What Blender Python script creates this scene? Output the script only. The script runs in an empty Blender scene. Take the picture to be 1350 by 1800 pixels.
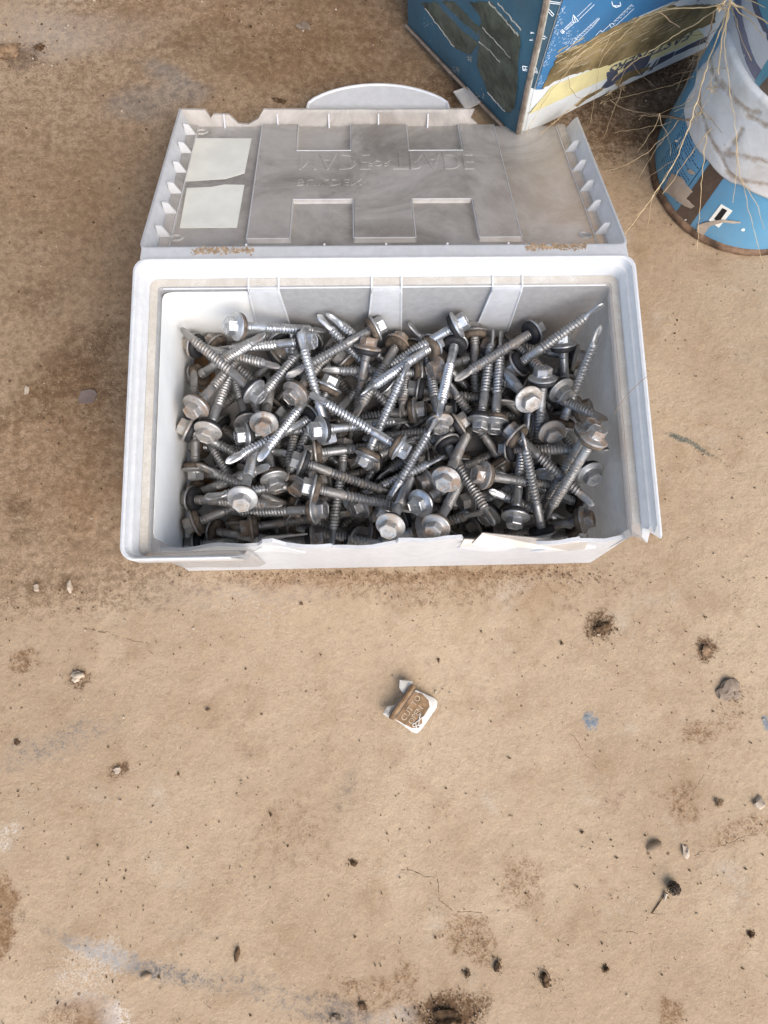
import bpy, bmesh, math, random
import numpy as np
from mathutils import Vector, Matrix
from mathutils.geometry import delaunay_2d_cdt
random.seed(7)
sc = bpy.context.scene
COL = sc.collection
S = 0.001                                   # everything below is written in millimetres

# ---------------------------------------------------------------- camera
F = 1249.0                                  # focal length in pixels of a 1350 x 1800 frame
CAM_M = Matrix(((0.9994062, 0.0180130, -0.0293722), (-0.0232555, 0.9816499, -0.1892688), (0.0254239, 0.1898395, 0.9814859)))
CAM_C = Vector((-14.03, -41.79, 406.90))
cd = bpy.data.cameras.new('camera'); cam = bpy.data.objects.new('camera', cd); COL.objects.link(cam)
cd.sensor_fit = 'HORIZONTAL'; cd.sensor_width = 36; cd.lens = F / 1350 * 36
cd.clip_start = 0.01; cd.clip_end = 50
cam.matrix_world = Matrix.Translation(CAM_C * S) @ CAM_M.to_4x4()
sc.camera = cam

# ---------------------------------------------------------------- light
SUN_EL, SUN_AZ = 48.0, 146.0                # degrees; azimuth clockwise from +Y, light comes from the lower right
w = bpy.data.worlds.new('World'); sc.world = w; w.use_nodes = True
nt = w.node_tree; bg = nt.nodes['Background']
sky = nt.nodes.new('ShaderNodeTexSky'); sky.sky_type = 'NISHITA'; sky.sun_disc = False
sky.sun_elevation = math.radians(SUN_EL); sky.sun_rotation = math.radians(SUN_AZ)
sky.air_density = 1.0; sky.dust_density = 1.6; sky.ozone_density = 0.6
nt.links.new(sky.outputs[0], bg.inputs['Color']); bg.inputs['Strength'].default_value = 0.13
sl = bpy.data.lights.new('sun', 'SUN'); so = bpy.data.objects.new('sun', sl); COL.objects.link(so)
sl.energy = 1.25; sl.angle = math.radians(52); sl.color = (1.0, 0.95, 0.885)
_d = Vector((math.sin(math.radians(SUN_AZ)) * math.cos(math.radians(SUN_EL)), math.cos(math.radians(SUN_AZ)) * math.cos(math.radians(SUN_EL)), math.sin(math.radians(SUN_EL))))
so.rotation_euler = _d.to_track_quat('Z', 'Y').to_euler()
sc.view_settings.view_transform = 'Standard'; sc.view_settings.look = 'None'
sc.view_settings.exposure = 1.5; sc.view_settings.gamma = 1.0
sc.cycles.max_bounces = 12; sc.cycles.transparent_max_bounces = 24; sc.cycles.transmission_bounces = 8
sc.cycles.caustics_reflective = False; sc.cycles.caustics_refractive = False

ROOF_Y = -550                              # front edge of the unseen roof added for shade

# ---------------------------------------------------------------- helpers
def ray(px):
    return CAM_M @ Vector(((px[0] - 675) / F, (900 - px[1]) / F, -1.0))
def at(px, z=0.0):                          # a point of the photograph set down at height z
    d = ray(px); return CAM_C + d * ((z - CAM_C.z) / d.z)
def onplane(px, p0, n):
    d = ray(px); return CAM_C + d * ((p0 - CAM_C).dot(n) / d.dot(n))

class MB:
    def __init__(s): s.v = []; s.f = []
    def add(s, vs, fs):
        o = len(s.v); s.v += [tuple(v) for v in vs]; s.f += [tuple(i + o for i in f) for f in fs]; return s
    def box(s, c, d, m=None):
        vs = [Vector((x * d[0] / 2, y * d[1] / 2, z * d[2] / 2)) for x in (-1, 1) for y in (-1, 1) for z in (-1, 1)]
        vs = [(m @ v if m else v) + Vector(c) for v in vs]
        return s.add(vs, [(0, 1, 3, 2), (4, 6, 7, 5), (0, 4, 5, 1), (2, 3, 7, 6), (0, 2, 6, 4), (1, 5, 7, 3)])
    def tube(s, pts, r, n=6, cap=True):
        pts = [Vector(p) for p in pts]; rings = []; up = Vector((0.13, 0.3, 1)).normalized()
        for i, p in enumerate(pts):
            t = (pts[min(i + 1, len(pts) - 1)] - pts[max(i - 1, 0)])
            t = t.normalized() if t.length > 1e-6 else Vector((1, 0, 0))
            b = t.cross(up)
            if b.length < 1e-3: b = t.cross(Vector((1, 0, 0)))
            b.normalize(); c = b.cross(t)
            rr = r[i] if isinstance(r, (list, tuple)) else r
            rings.append([p + (b * math.cos(a) + c * math.sin(a)) * rr for a in [k * 2 * math.pi / n for k in range(n)]])
        return s.loops(rings, cap, cap)
    def loops(s, rings, c0=True, c1=True, close=True):
        n = len(rings[0]); vs = [v for r in rings for v in r]; fs = []
        for i in range(len(rings) - 1):
            for k in range(n if close else n - 1):
                a = i * n + k; b = i * n + (k + 1) % n
                fs.append((a, b, b + n, a + n))
        if c0: fs.append(tuple(range(n - 1, -1, -1)))
        if c1: fs.append(tuple(range((len(rings) - 1) * n, len(rings) * n)))
        return s.add(vs, fs)
    def build(s, name, mat, parent=None, smooth=30, local=None, bevel=0):
        me = bpy.data.meshes.new(name)
        vs = [Vector(v) - local for v in s.v] if local else [Vector(v) for v in s.v]
        me.from_pydata([v * S for v in vs], [], s.f); me.update()
        bm = bmesh.new(); bm.from_mesh(me)
        if bevel:
            es = [e for e in bm.edges if len(e.link_faces) == 2 and e.calc_face_angle(0) > 0.6]
            bmesh.ops.bevel(bm, geom=es, offset=bevel * S, segments=2, affect='EDGES', profile=0.6)
        bmesh.ops.recalc_face_normals(bm, faces=bm.faces)
        bm.to_mesh(me); bm.free()
        if smooth:
            me.shade_smooth(); me.set_sharp_from_angle(angle=math.radians(smooth))
        if mat: me.materials.append(mat)
        o = bpy.data.objects.new(name, me); COL.objects.link(o)
        if parent: o.parent = parent
        if local: o.location = local * S
        return o

def empty(name, loc=(0, 0, 0)):
    o = bpy.data.objects.new(name, None); o.empty_display_size = 0.005; COL.objects.link(o); o.location = Vector(loc) * S; return o
def tag(o, label=None, cat=None, group=None, kind=None):
    if label: o['label'] = label
    if cat: o['category'] = cat
    if group: o['group'] = group
    if kind: o['kind'] = kind
    return o
def put(o, thing):                          # parent a part built in world millimetres to a thing whose Empty may stand elsewhere
    o.parent = thing; o.location = o.location - thing.location; return o

def fillpoly(poly, step):                   # 2-D outline -> points (outline kept) and triangles, with a fill of inner points
    poly = [Vector(p) for p in poly]; pts = []
    for i, p in enumerate(poly):
        q = poly[(i + 1) % len(poly)]; n = max(1, int((q - p).length / step))
        pts += [p.lerp(q, k / n) for k in range(n)]
    nb = len(pts); edges = [(i, (i + 1) % nb) for i in range(nb)]
    def inside(x, y):
        c = False
        for i in range(nb):
            a, b = pts[i], pts[i - 1]
            if (a.y > y) != (b.y > y) and x < (b.x - a.x) * (y - a.y) / (b.y - a.y) + a.x: c = not c
        return c
    def dist(p):
        m = 1e9
        for i in range(nb):
            a, b = pts[i], pts[i - 1]; ab = b - a; l = ab.length_squared
            t = max(0, min(1, (p - a).dot(ab) / l)) if l else 0
            m = min(m, (p - a - ab * t).length)
        return m
    x0 = min(p.x for p in pts); x1 = max(p.x for p in pts); y0 = min(p.y for p in pts); y1 = max(p.y for p in pts)
    inner = []; j = 0; y = y0 + step * .5
    while y < y1:
        x = x0 + step * (.5 if j % 2 else 1)
        while x < x1:
            if inside(x, y) and dist(Vector((x, y))) > step * .45: inner.append(Vector((x, y)))
            x += step
        y += step * .87; j += 1
    r = delaunay_2d_cdt(pts + inner, edges, [], 1, 1e-6)
    vs = r[0]; fs = [tuple(f) for f in r[2]]
    return vs, fs, [dist(v) for v in vs]
def slab(poly, step, fn, thick, edge=0.6):  # outline -> thin solid; fn(u, v, height) gives the 3-D point
    vs, fs, ds = fillpoly(poly, step); m = MB(); n = len(vs)
    top = [fn(v.x, v.y, thick * (min(1, (d / edge)) ** .5 if edge else 1) * 1.0 + 0.02) for v, d in zip(vs, ds)]
    bot = [fn(v.x, v.y, -0.02) for v in vs]
    m.v = [tuple(p) for p in top + bot]
    m.f = [f for f in fs] + [tuple(i + n for i in reversed(f)) for f in fs]
    cnt = {}
    for f in fs:
        for a, b in zip(f, f[1:] + f[:1]): cnt[(a, b)] = 1
    for (a, b) in list(cnt):
        if (b, a) not in cnt: m.f.append((a, a + n, b + n, b))
    return m
def text_mesh(txt, fn, size=1.0, sx=1.0, thick=0.15, shear=0.0, bold=0.0, align='LEFT'):
    cu = bpy.data.curves.new('lettering', 'FONT'); cu.body = txt; cu.size = size; cu.extrude = 0.5; cu.offset = bold
    cu.shear = shear; cu.align_x = align; cu.resolution_u = 3
    o = bpy.data.objects.new('lettering', cu); COL.objects.link(o)
    dg = bpy.context.evaluated_depsgraph_get(); me = bpy.data.meshes.new_from_object(o.evaluated_get(dg))
    m = MB(); m.v = [tuple(fn(v.co.x * sx, v.co.y, (v.co.z + .5) * thick)) for v in me.vertices]
    m.f = [tuple(p.vertices) for p in me.polygons]
    bpy.data.objects.remove(o); bpy.data.curves.remove(cu); bpy.data.meshes.remove(me)
    return m
def ribbon(pts, wd, fn, thick=0.15):        # flat printed line along 2-D points
    m = MB(); pts = [Vector(p) for p in pts]; L = []
    for i, p in enumerate(pts):
        t = (pts[min(i + 1, len(pts) - 1)] - pts[max(i - 1, 0)]).normalized(); nn = Vector((-t.y, t.x)) * wd / 2
        L.append([fn(*(p + nn), 0), fn(*(p + nn), thick), fn(*(p - nn), thick), fn(*(p - nn), 0)])
    return m.loops(L)

# ---------------------------------------------------------------- materials
def mat(name):
    m = bpy.data.materials.new(name); m.use_nodes = True; n = m.node_tree
    return m, n, n.nodes['Principled BSDF']
class N:                                    # small node-graph writer
    def __init__(s, nt): s.t = nt
    def node(s, typ, **k):
        n = s.t.nodes.new(typ)
        for a, b in k.items(): setattr(n, a, b)
        return n
    def L(s, a, b): s.t.links.new(a, b)
    def set(s, inp, v):
        if hasattr(v, 'is_output'): s.L(v, inp)
        else: inp.default_value = v
    def math(s, op, a, b=0.0, clamp=False):
        n = s.node('ShaderNodeMath', operation=op, use_clamp=clamp); s.set(n.inputs[0], a); s.set(n.inputs[1], b); return n.outputs[0]
    def mix(s, f, a, b, blend='MIX'):
        n = s.node('ShaderNodeMix', data_type='RGBA', blend_type=blend); s.set(n.inputs[0], f); s.set(n.inputs[6], a); s.set(n.inputs[7], b); return n.outputs[2]
    def ramp(s, v, a, b, to0=0.0, to1=1.0, smooth=True):
        n = s.node('ShaderNodeMapRange', interpolation_type='SMOOTHSTEP' if smooth else 'LINEAR'); s.set(n.inputs[0], v)
        n.inputs[1].default_value = a; n.inputs[2].default_value = b; n.inputs[3].default_value = to0; n.inputs[4].default_value = to1; return n.outputs[0]
    def pos(s, obj=False):
        if obj: return s.node('ShaderNodeTexCoord').outputs['Object']
        return s.node('ShaderNodeNewGeometry').outputs['Position']
    def noise(s, vec, scale, detail=4, rough=.55, dist=0.0, w=None):
        n = s.node('ShaderNodeTexNoise'); s.L(vec, n.inputs['Vector']); n.inputs['Scale'].default_value = scale; n.inputs['Detail'].default_value = detail
        n.inputs['Roughness'].default_value = rough; n.inputs['Distortion'].default_value = dist; return n.outputs['Fac']
    def vor(s, vec, scale, feature='F1', rnd=1.0):
        n = s.node('ShaderNodeTexVoronoi', feature=feature); s.L(vec, n.inputs['Vector']); n.inputs['Scale'].default_value = scale; n.inputs['Randomness'].default_value = rnd; return n
    def bump(s, h, strength, dist, nrm=None):
        n = s.node('ShaderNodeBump'); n.inputs['Strength'].default_value = strength; n.inputs['Distance'].default_value = dist; s.L(h, n.inputs['Height'])
        if nrm: s.L(nrm, n.inputs['Normal'])
        return n.outputs[0]
    def offset(s, vec, amount):             # vec + random of the object, so copies differ
        r = s.node('ShaderNodeObjectInfo').outputs['Random']; n = s.node('ShaderNodeVectorMath', operation='ADD'); s.L(vec, n.inputs[0])
        c = s.node('ShaderNodeCombineXYZ'); q = s.math('MULTIPLY', r, amount)
        for i in range(3): s.L(q, c.inputs[i])
        s.L(c.outputs[0], n.inputs[1]); return n.outputs[0], r

def metal(name, base, dirt, dcol, rough=.36, metallic=.85):
    m, t, b = mat(name); g = N(t); p, r = g.offset(g.pos(True), 3.7)
    n1 = g.noise(p, 260, 5, .65); n2 = g.noise(p, 1300, 3); n3 = g.noise(p, 90, 2)
    base_v = g.mix(g.ramp(n1, .35, .7), tuple(x * .82 for x in base) + (1,), tuple(min(1, x * 1.12) for x in base) + (1,))
    base_v = g.mix(1.0, base_v, g.node('ShaderNodeCombineColor').outputs[0], 'MULTIPLY') if False else base_v
    bri = g.math('ADD', .80, g.math('MULTIPLY', r, .36))
    hs = g.node('ShaderNodeHueSaturation'); g.L(base_v, hs.inputs['Color']); g.L(bri, hs.inputs['Value'])
    d = g.ramp(g.math('ADD', n1, g.math('MULTIPLY', n3, .6)), 1.05 - dirt, 1.28 - dirt)
    d = g.math('MULTIPLY', d, .9)
    g.L(g.mix(d, hs.outputs[0], dcol + (1,)), b.inputs['Base Color'])
    g.L(g.math('MULTIPLY', g.math('SUBTRACT', 1.0, d), metallic), b.inputs['Metallic'])
    g.L(g.math('ADD', g.ramp(n2, .3, .7, rough - .06, rough + .12), g.math('MULTIPLY', d, .35)), b.inputs['Roughness'])
    g.L(g.bump(g.math('ADD', n2, g.math('MULTIPLY', n1, .8)), .12, .0001), b.inputs['Normal'])
    return m
DUST = (.30, .205, .125)
M_zinc = metal('galvanised zinc', (.40, .395, .385), .20, (.25, .20, .15), .47, .82)
M_bright = metal('bright zinc', (.54, .54, .535), .06, (.3, .25, .2), .40, .9)
M_dull = metal('dull dusty zinc', (.31, .30, .285), .28, (.20, .155, .115), .50, .8)
M_dusty = metal('dust coated zinc', (.45, .435, .415), .32, (.31, .25, .19), .48, .75)
M_rusty = metal('rust stained zinc', (.43, .41, .385), .34, (.20, .13, .08), .45, .78)

def simple(name, col, rough=.7, var=.25, scale=120, bump=.2, bscale=600, bd=.0003, spec=.3, obj=False):
    m, t, b = mat(name); g = N(t); p = g.pos(obj)
    if obj: p, _ = g.offset(p, 2.3)
    n1 = g.noise(p, scale, 5, .6)
    g.L(g.mix(g.ramp(n1, .3, .7), tuple(c * (1 - var) for c in col) + (1,), tuple(min(1, c * (1 + var)) for c in col) + (1,)), b.inputs['Base Color'])
    b.inputs['Roughness'].default_value = rough; b.inputs['Specular IOR Level'].default_value = spec
    if bump: g.L(g.bump(g.noise(p, bscale, 4), bump, bd), b.inputs['Normal'])
    return m
def dust_over(m, amt, scale=26):            # a film of tan dust in patches over a finished material
    g = N(m.node_tree); b = m.node_tree.nodes['Principled BSDF']; src = b.inputs['Base Color'].links[0].from_socket; p = g.pos()
    k = g.ramp(g.math('ADD', g.noise(p, scale, 6, .7), g.math('MULTIPLY', g.noise(p, 700, 3, .7), .5)), .55, 1.05, amt * .35, amt)
    g.L(g.mix(k, src, (.36, .29, .21, 1)), b.inputs['Base Color']); return m
M_rubber = simple('black rubber', (.022, .021, .022), .62, .4, 300, .2, 900, .0001, .3, True)
M_rubber_d = simple('dusty rubber', (.11, .085, .063), .8, .5, 250, .2, 900, .0001, .2, True)

def plastic(name, clear, tint=(.86, .87, .87), dust=.0, rough=.3, dscale=14, d_lo=.5, d_hi=.75, back=.5, vary=0):
    m, t, b = mat(name); g = N(t); p = g.pos()
    out = t.nodes['Material Output']; t.nodes.remove(b)
    n1 = g.noise(p, dscale, 6, .7); n2 = g.noise(p, 900, 3, .7)
    speck = g.ramp(g.math('ADD', n1, g.math('MULTIPLY', n2, .55)), d_lo + .2, d_hi + .3)
    dm = g.math('MULTIPLY', speck, dust)
    colr = g.mix(dm, tint + (1,), (.47, .36, .25, 1))
    scr = g.noise(p, 200, 4, .6)
    df = g.node('ShaderNodeBsdfDiffuse'); g.L(colr, df.inputs['Color'])
    tl = g.node('ShaderNodeBsdfTranslucent'); g.L(colr, tl.inputs['Color'])
    m1 = g.node('ShaderNodeMixShader'); m1.inputs[0].default_value = back; g.L(df.outputs[0], m1.inputs[1]); g.L(tl.outputs[0], m1.inputs[2])
    tr = g.node('ShaderNodeBsdfTransparent'); tr.inputs['Color'].default_value = (.99, .975, .955, 1)
    if vary: clv = g.math('ADD', g.ramp(scr, .25, .75, clear - .03, clear + .03), g.ramp(g.noise(p, 17, 5, .65, .8), .34, .66, -vary, vary))
    else: clv = g.ramp(scr, .25, .75, clear - .05, clear + .05)
    cl = g.math('MULTIPLY', clv, g.math('SUBTRACT', 1.0, g.math('MULTIPLY', dm, .8)))
    m2 = g.node('ShaderNodeMixShader'); g.L(cl, m2.inputs[0]); g.L(m1.outputs[0], m2.inputs[1]); g.L(tr.outputs[0], m2.inputs[2])
    gl = g.node('ShaderNodeBsdfGlossy'); gl.inputs['Roughness'].default_value = rough; gl.inputs['Color'].default_value = (.9, .9, .9, 1)
    nb = g.bump(g.math('ADD', scr, n2), .15, .0002); g.L(nb, gl.inputs['Normal'])
    fr = g.node('ShaderNodeFresnel'); fr.inputs['IOR'].default_value = 1.42
    m3 = g.node('ShaderNodeMixShader'); g.L(g.math('MULTIPLY', fr.outputs[0], .8), m3.inputs[0]); g.L(m2.outputs[0], m3.inputs[1]); g.L(gl.outputs[0], m3.inputs[2])
    g.L(m3.outputs[0], out.inputs['Surface'])
    return m
M_pp = plastic('milky plastic', .24, (.93, .93, .93), .10, back=.36)
M_pp_rim = plastic('thick milky rim plastic', .16, (.90, .897, .89), .16, back=.34)
M_pp_wall = plastic('thin milky plastic', .62, (.985, .98, .975), .14, .32, 9, .45, .72, back=.45)
M_pp_lid = plastic('lid plastic', .60, (.97, .92, .86), .20, .34, 7, .45, .75, back=.30, vary=.16)
M_pp_white = plastic('stressed and edge glint plastic', .10, (.95, .95, .95), .08, back=.36)
M_pp_dusty = plastic('dust covered plastic ledge', .15, (.88, .84, .76), .4, .5, 60, .35, .6, back=.36)
M_paper = plastic('thin white sheet', .42, (.99, .985, .975), .05, back=.8)
M_label = simple('white paper label', (.78, .77, .735), .65, .05, 40, .1, 500, .0002)
M_sticker = simple('cream sticker', (.86, .84, .74), .65, .06, 50, .1, 500, .0002)
M_crumb_t = simple('tan dirt', (.33, .23, .14), .95, .3, 300, 0)

# ---------------------------------------------------------------- ground
def ground_material():
    m, t, b = mat('dusty concrete'); g = N(t); p = g.pos()
    nA = g.noise(p, 7, 6, .62, .4); nB = g.noise(p, 34, 7, .66, .3); nC = g.noise(p, 210, 5, .7); nD = g.noise(p, 900, 4, .7)
    base = g.mix(g.ramp(nA, .32, .68), (.335, .238, .149, 1), (.415, .307, .2, 1))
    base = g.mix(g.ramp(nB, .48, .72, 0, .62), base, (.27, .175, .098, 1))
    base = g.mix(g.ramp(g.noise(p, 21, 6, .7), .56, .75, 0, .5), base, (.44, .375, .30, 1))
    base = g.mix(g.ramp(nC, .45, .75, 0, .45), base, (.25, .17, .105, 1))
    base = g.mix(g.ramp(nD, .55, .72, 0, .42), base, (.54, .43, .31, 1)); base = g.mix(g.ramp(nD, .46, .28, 0, .42), base, (.19, .13, .085, 1)); base = g.mix(g.ramp(g.noise(p, 2200, 2, .6), .58, .72, 0, .4), base, (.17, .12, .08, 1))
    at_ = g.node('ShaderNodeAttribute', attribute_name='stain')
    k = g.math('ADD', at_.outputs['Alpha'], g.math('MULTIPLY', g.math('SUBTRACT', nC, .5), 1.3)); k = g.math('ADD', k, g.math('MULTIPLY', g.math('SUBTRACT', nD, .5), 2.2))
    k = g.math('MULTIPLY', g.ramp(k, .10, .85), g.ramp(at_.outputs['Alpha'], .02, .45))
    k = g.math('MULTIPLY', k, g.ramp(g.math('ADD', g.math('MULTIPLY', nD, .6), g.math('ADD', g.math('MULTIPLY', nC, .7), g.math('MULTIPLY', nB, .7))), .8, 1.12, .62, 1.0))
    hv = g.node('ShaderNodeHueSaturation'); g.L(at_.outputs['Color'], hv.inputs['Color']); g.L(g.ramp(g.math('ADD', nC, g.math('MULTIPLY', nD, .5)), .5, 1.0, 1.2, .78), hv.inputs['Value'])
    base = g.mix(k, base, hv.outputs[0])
    v = g.vor(p, 190); sz = g.ramp(g.noise(p, 16, 3), .35, .72, .05, .22)
    spk = g.ramp(g.math('SUBTRACT', v.outputs['Distance'], g.math('MULTIPLY', sz, g.math('POWER', v.outputs['Color'], 2.0))), .055, .0)
    base = g.mix(g.math('MULTIPLY', spk, .75), base, (.10, .062, .036, 1))
    g.L(base, b.inputs['Base Color']); b.inputs['Roughness'].default_value = .92; b.inputs['Specular IOR Level'].default_value = .15
    h = g.math('ADD', g.math('MULTIPLY', nB, 1.2), g.math('ADD', g.math('MULTIPLY', nC, .55), g.math('MULTIPLY', nD, .30)))
    h = g.math('ADD', h, g.math('MULTIPLY', g.noise(p, 480, 3, .6), .4))
    g.L(g.bump(h, .6, .0014), b.inputs['Normal'])
    return m
BR = (.115, .066, .034); BR2 = (.20, .115, .058); GY = (.17, .155, .14); WH = (.60, .54, .47); BL = (.16, .19, .21)
SOIL_SHADE = (.235, .155, .092)  # broad soil wash whose colour also carries the upper-left shade gradient
STAINS = [((60, 700), 110, 120, 20, SOIL_SHADE, 0.87), ((120, 450), 120, 90, 0, SOIL_SHADE, 0.72), ((520, 60), 190, 60, 0, SOIL_SHADE, 0.80), ((180, 330), 120, 90, 0, SOIL_SHADE, 0.65), ((1150, 300), 90, 70, 0, SOIL_SHADE, .3), ((130, 930), 80, 40, 0, SOIL_SHADE, 0.51), ((500, 1030), 160, 10, 0, SOIL_SHADE, .25), ((900, 1035), 120, 16, 0, SOIL_SHADE, .3),
    ((190, 590), 20, 12, 10, BR, .6), ((175, 700), 24, 26, 40, BR, .75), ((70, 705), 30, 10, 35, BR, .75), ((120, 640), 26, 14, 35, BR, .55), ((170, 830), 22, 30, 0, BR2, .6),
    ((110, 790), 40, 50, 20, BR2, .45), ((70, 520), 18, 12, 0, BR, .5), ((90, 320), 30, 50, 60, BR2, .4), ((395, 80), 45, 16, -10, BR, .4), ((560, 60), 60, 40, 0, BR2, .55), ((300, 20), 60, 22, 0, BR2, .4), ((600, 110), 60, 25, 0, BR, .3),
    ((290, 130), 16, 7, -25, GY, .5), ((330, 160), 16, 9, 0, GY, .5), ((250, 180), 22, 12, 0, GY, .45), ((40, 100), 12, 6, 0, BR, .8),
    ((60, 1032), 5, 4, 0, BR, .85), ((122, 1030), 5, 5, 0, BR, .65), ((45, 1168), 9, 7, 0, BR2, .6), ((135, 1188), 6, 6, 0, BR, .65), ((205, 1350), 6, 5, 0, BR, .65), ((28, 890), 6, 8, 0, BR, .7), ((40, 940), 8, 4, 0, BR, .6),
    ((100, 1310), 36, 9, 15, GY, .35), ((520, 1380), 30, 40, 0, BR2, .15), ((610, 1385), 5, 13, -20, GY, .25), ((520, 1480), 26, 22, 0, BR2, .2), ((830, 1655), 17, 11, -15, BR2, .55), ((717, 1706), 7, 7, 0, BR2, .45), ((785, 1785), 22, 10, 10, BR, .95), ((650, 1755), 26, 14, 0, BR2, .45),
    ((4, 1610), 9, 22, 0, BR2, 1.0), ((130, 1790), 20, 8, 0, BR2, .5), ((170, 1780), 10, 10, 0, BR2, .8), ((1190, 1415), 12, 14, 0, BR2, .45), ((1310, 1458), 22, 9, 15, BR2, .42), ((1083, 1405), 9, 7, 0, (.22, .12, .08), .35), ((1288, 1265), 12, 14, 20, BR2, .35), ((1225, 1290), 10, 6, 0, BR2, .5), ((1058, 1102), 9, 8, 0, BR, .65), ((1242, 1143), 6, 7, 0, BR, .8), ((1180, 1780), 8, 10, 0, BR2, .6), ((925, 1550), 14, 18, -30, BR2, .4),
    ((140, 1655), 34, 4, -22, GY, .25), ((230, 1690), 36, 4, -20, (.15, .135, .12), .35), ((300, 1715), 30, 6, -20, GY, .3), ((480, 1750), 36, 8, -18, GY, .32), ((610, 1790), 12, 7, 0, GY, .4), ((340, 1640), 20, 4, -10, GY, .25),
    ((1038, 1268), 4.2, 5, 0, BL, .7), ((1345, 1272), 2, 4, 0, BL, .9), ((1198, 770), 10, 1.8, -24, (.12, .12, .095), .9), ((1232, 789), 9, 1.3, -34, (.13, .125, .095), .8), ((1275, 815), 16, .9, -36, (.2, .16, .1), .5),
    ((150, 1700), 24, 16, 20, WH, .28), ((210, 1785), 10, 8, -30, (.70, .64, .57), .35), ((5, 1470), 8, 7, 0, WH, .35), ((400, 1080), 40, 14, -15, WH, .10), ((360, 1130), 16, 6, -15, WH, .10), ((60, 60), 40, 20, 0, WH, .10), ((160, 55), 50, 14, 5, WH, .10), ((480, 1060), 30, 14, 0, WH, .10), ((690, 1790), 12, 5, 0, WH, .25), ((1020, 1215), 6, 3, -20, WH, .10),
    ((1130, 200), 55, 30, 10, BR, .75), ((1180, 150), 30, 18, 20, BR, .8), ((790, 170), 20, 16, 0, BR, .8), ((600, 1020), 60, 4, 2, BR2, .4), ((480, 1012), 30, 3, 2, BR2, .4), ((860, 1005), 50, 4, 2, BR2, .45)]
CRACKS = [([(150, 1103), (195, 1110), (255, 1125)], .85), ([(255, 1128), (275, 1150)], .5), ([(700, 1527), (770, 1545), (775, 1580), (795, 1602), (840, 1602), (860, 1620)], .8), ([(1350, 1440), (1305, 1470), (1255, 1495), (1215, 1505)], .5),
    ([(1100, 1640), (1160, 1638)], .8), ([(1040, 1638), (1100, 1640)], .35), ([(985, 1262), (1050, 1350)], .5), ([(1248, 1346), (1210, 1416)], .4), ([(1170, 1745 - 140), (1145, 1608)], .5), ([(320, 1730), (370, 1770), (395, 1790)], .3)]
def vnoise(x, y, f, seed):                  # smooth value noise on numpy arrays
    xi = np.floor(x * f).astype(int); yi = np.floor(y * f).astype(int); fx = x * f - xi; fy = y * f - yi
    h = lambda a, c: ((np.sin(a * 127.1 + c * 311.7 + seed * 17.3) * 43758.5453) % 1.0)
    sx = fx * fx * (3 - 2 * fx); sy = fy * fy * (3 - 2 * fy)
    return (h(xi, yi) * (1 - sx) + h(xi + 1, yi) * sx) * (1 - sy) + (h(xi, yi + 1) * (1 - sx) + h(xi + 1, yi + 1) * sx) * sy - .5
def gz(x, y): return .5 * vnoise(x, y, .035, 11) + .35 * vnoise(x, y, .12, 12) + .22 * vnoise(x, y, .5, 13) - .35
def make_ground():
    xs = np.concatenate([np.linspace(-1600, -330, 8)[:-1], np.arange(-330, 330, 1.6), np.linspace(330, 1600, 8)])
    ys = np.concatenate([np.linspace(-1600, -270, 8)[:-1], np.arange(-270, 440, 1.6), np.linspace(440, 1600, 8)])
    X, Y = np.meshgrid(xs, ys); nx, ny = len(xs), len(ys)
    Wx = X + 7 * vnoise(X, Y, .06, 1) + 4.5 * vnoise(X, Y, .17, 2) + 3 * vnoise(X, Y, .45, 3); Wy = Y + 7 * vnoise(X, Y, .06, 4) + 4.5 * vnoise(X, Y, .17, 5) + 3 * vnoise(X, Y, .45, 6)
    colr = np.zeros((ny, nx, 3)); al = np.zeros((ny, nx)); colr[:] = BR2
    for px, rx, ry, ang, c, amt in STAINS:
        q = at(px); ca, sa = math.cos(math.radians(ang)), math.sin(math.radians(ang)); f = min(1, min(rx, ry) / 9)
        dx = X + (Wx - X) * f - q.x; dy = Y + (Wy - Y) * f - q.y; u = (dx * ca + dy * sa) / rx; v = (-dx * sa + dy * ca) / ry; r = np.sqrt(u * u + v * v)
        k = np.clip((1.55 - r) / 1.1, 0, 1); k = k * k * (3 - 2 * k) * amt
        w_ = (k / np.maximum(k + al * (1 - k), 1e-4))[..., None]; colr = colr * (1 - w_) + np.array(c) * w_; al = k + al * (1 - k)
    Z = gz(X, Y)
    me = bpy.data.meshes.new('ground'); V = np.stack([X, Y, Z], -1).reshape(-1, 3) * S
    idx = np.arange(nx * ny).reshape(ny, nx); Q = np.stack([idx[:-1, :-1], idx[:-1, 1:], idx[1:, 1:], idx[1:, :-1]], -1).reshape(-1, 4)
    me.vertices.add(len(V)); me.vertices.foreach_set('co', V.ravel()); me.loops.add(Q.size); me.loops.foreach_set('vertex_index', Q.ravel().astype(np.int32))
    me.polygons.add(len(Q)); me.polygons.foreach_set('loop_start', (np.arange(len(Q)) * 4).astype(np.int32)); me.update(calc_edges=True)
    ca_ = me.color_attributes.new('stain', 'FLOAT_COLOR', 'POINT'); ca_.data.foreach_set('color', np.concatenate([colr, al[..., None]], -1).astype(np.float32).ravel())
    me.shade_smooth(); me.materials.append(ground_material()); o = bpy.data.objects.new('ground', me); COL.objects.link(o); return o
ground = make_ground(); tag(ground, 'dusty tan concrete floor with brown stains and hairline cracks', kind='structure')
M_crack = simple('crack soil', (.13, .082, .048), .95, .4, 300, 0)
random.seed(17)
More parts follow.
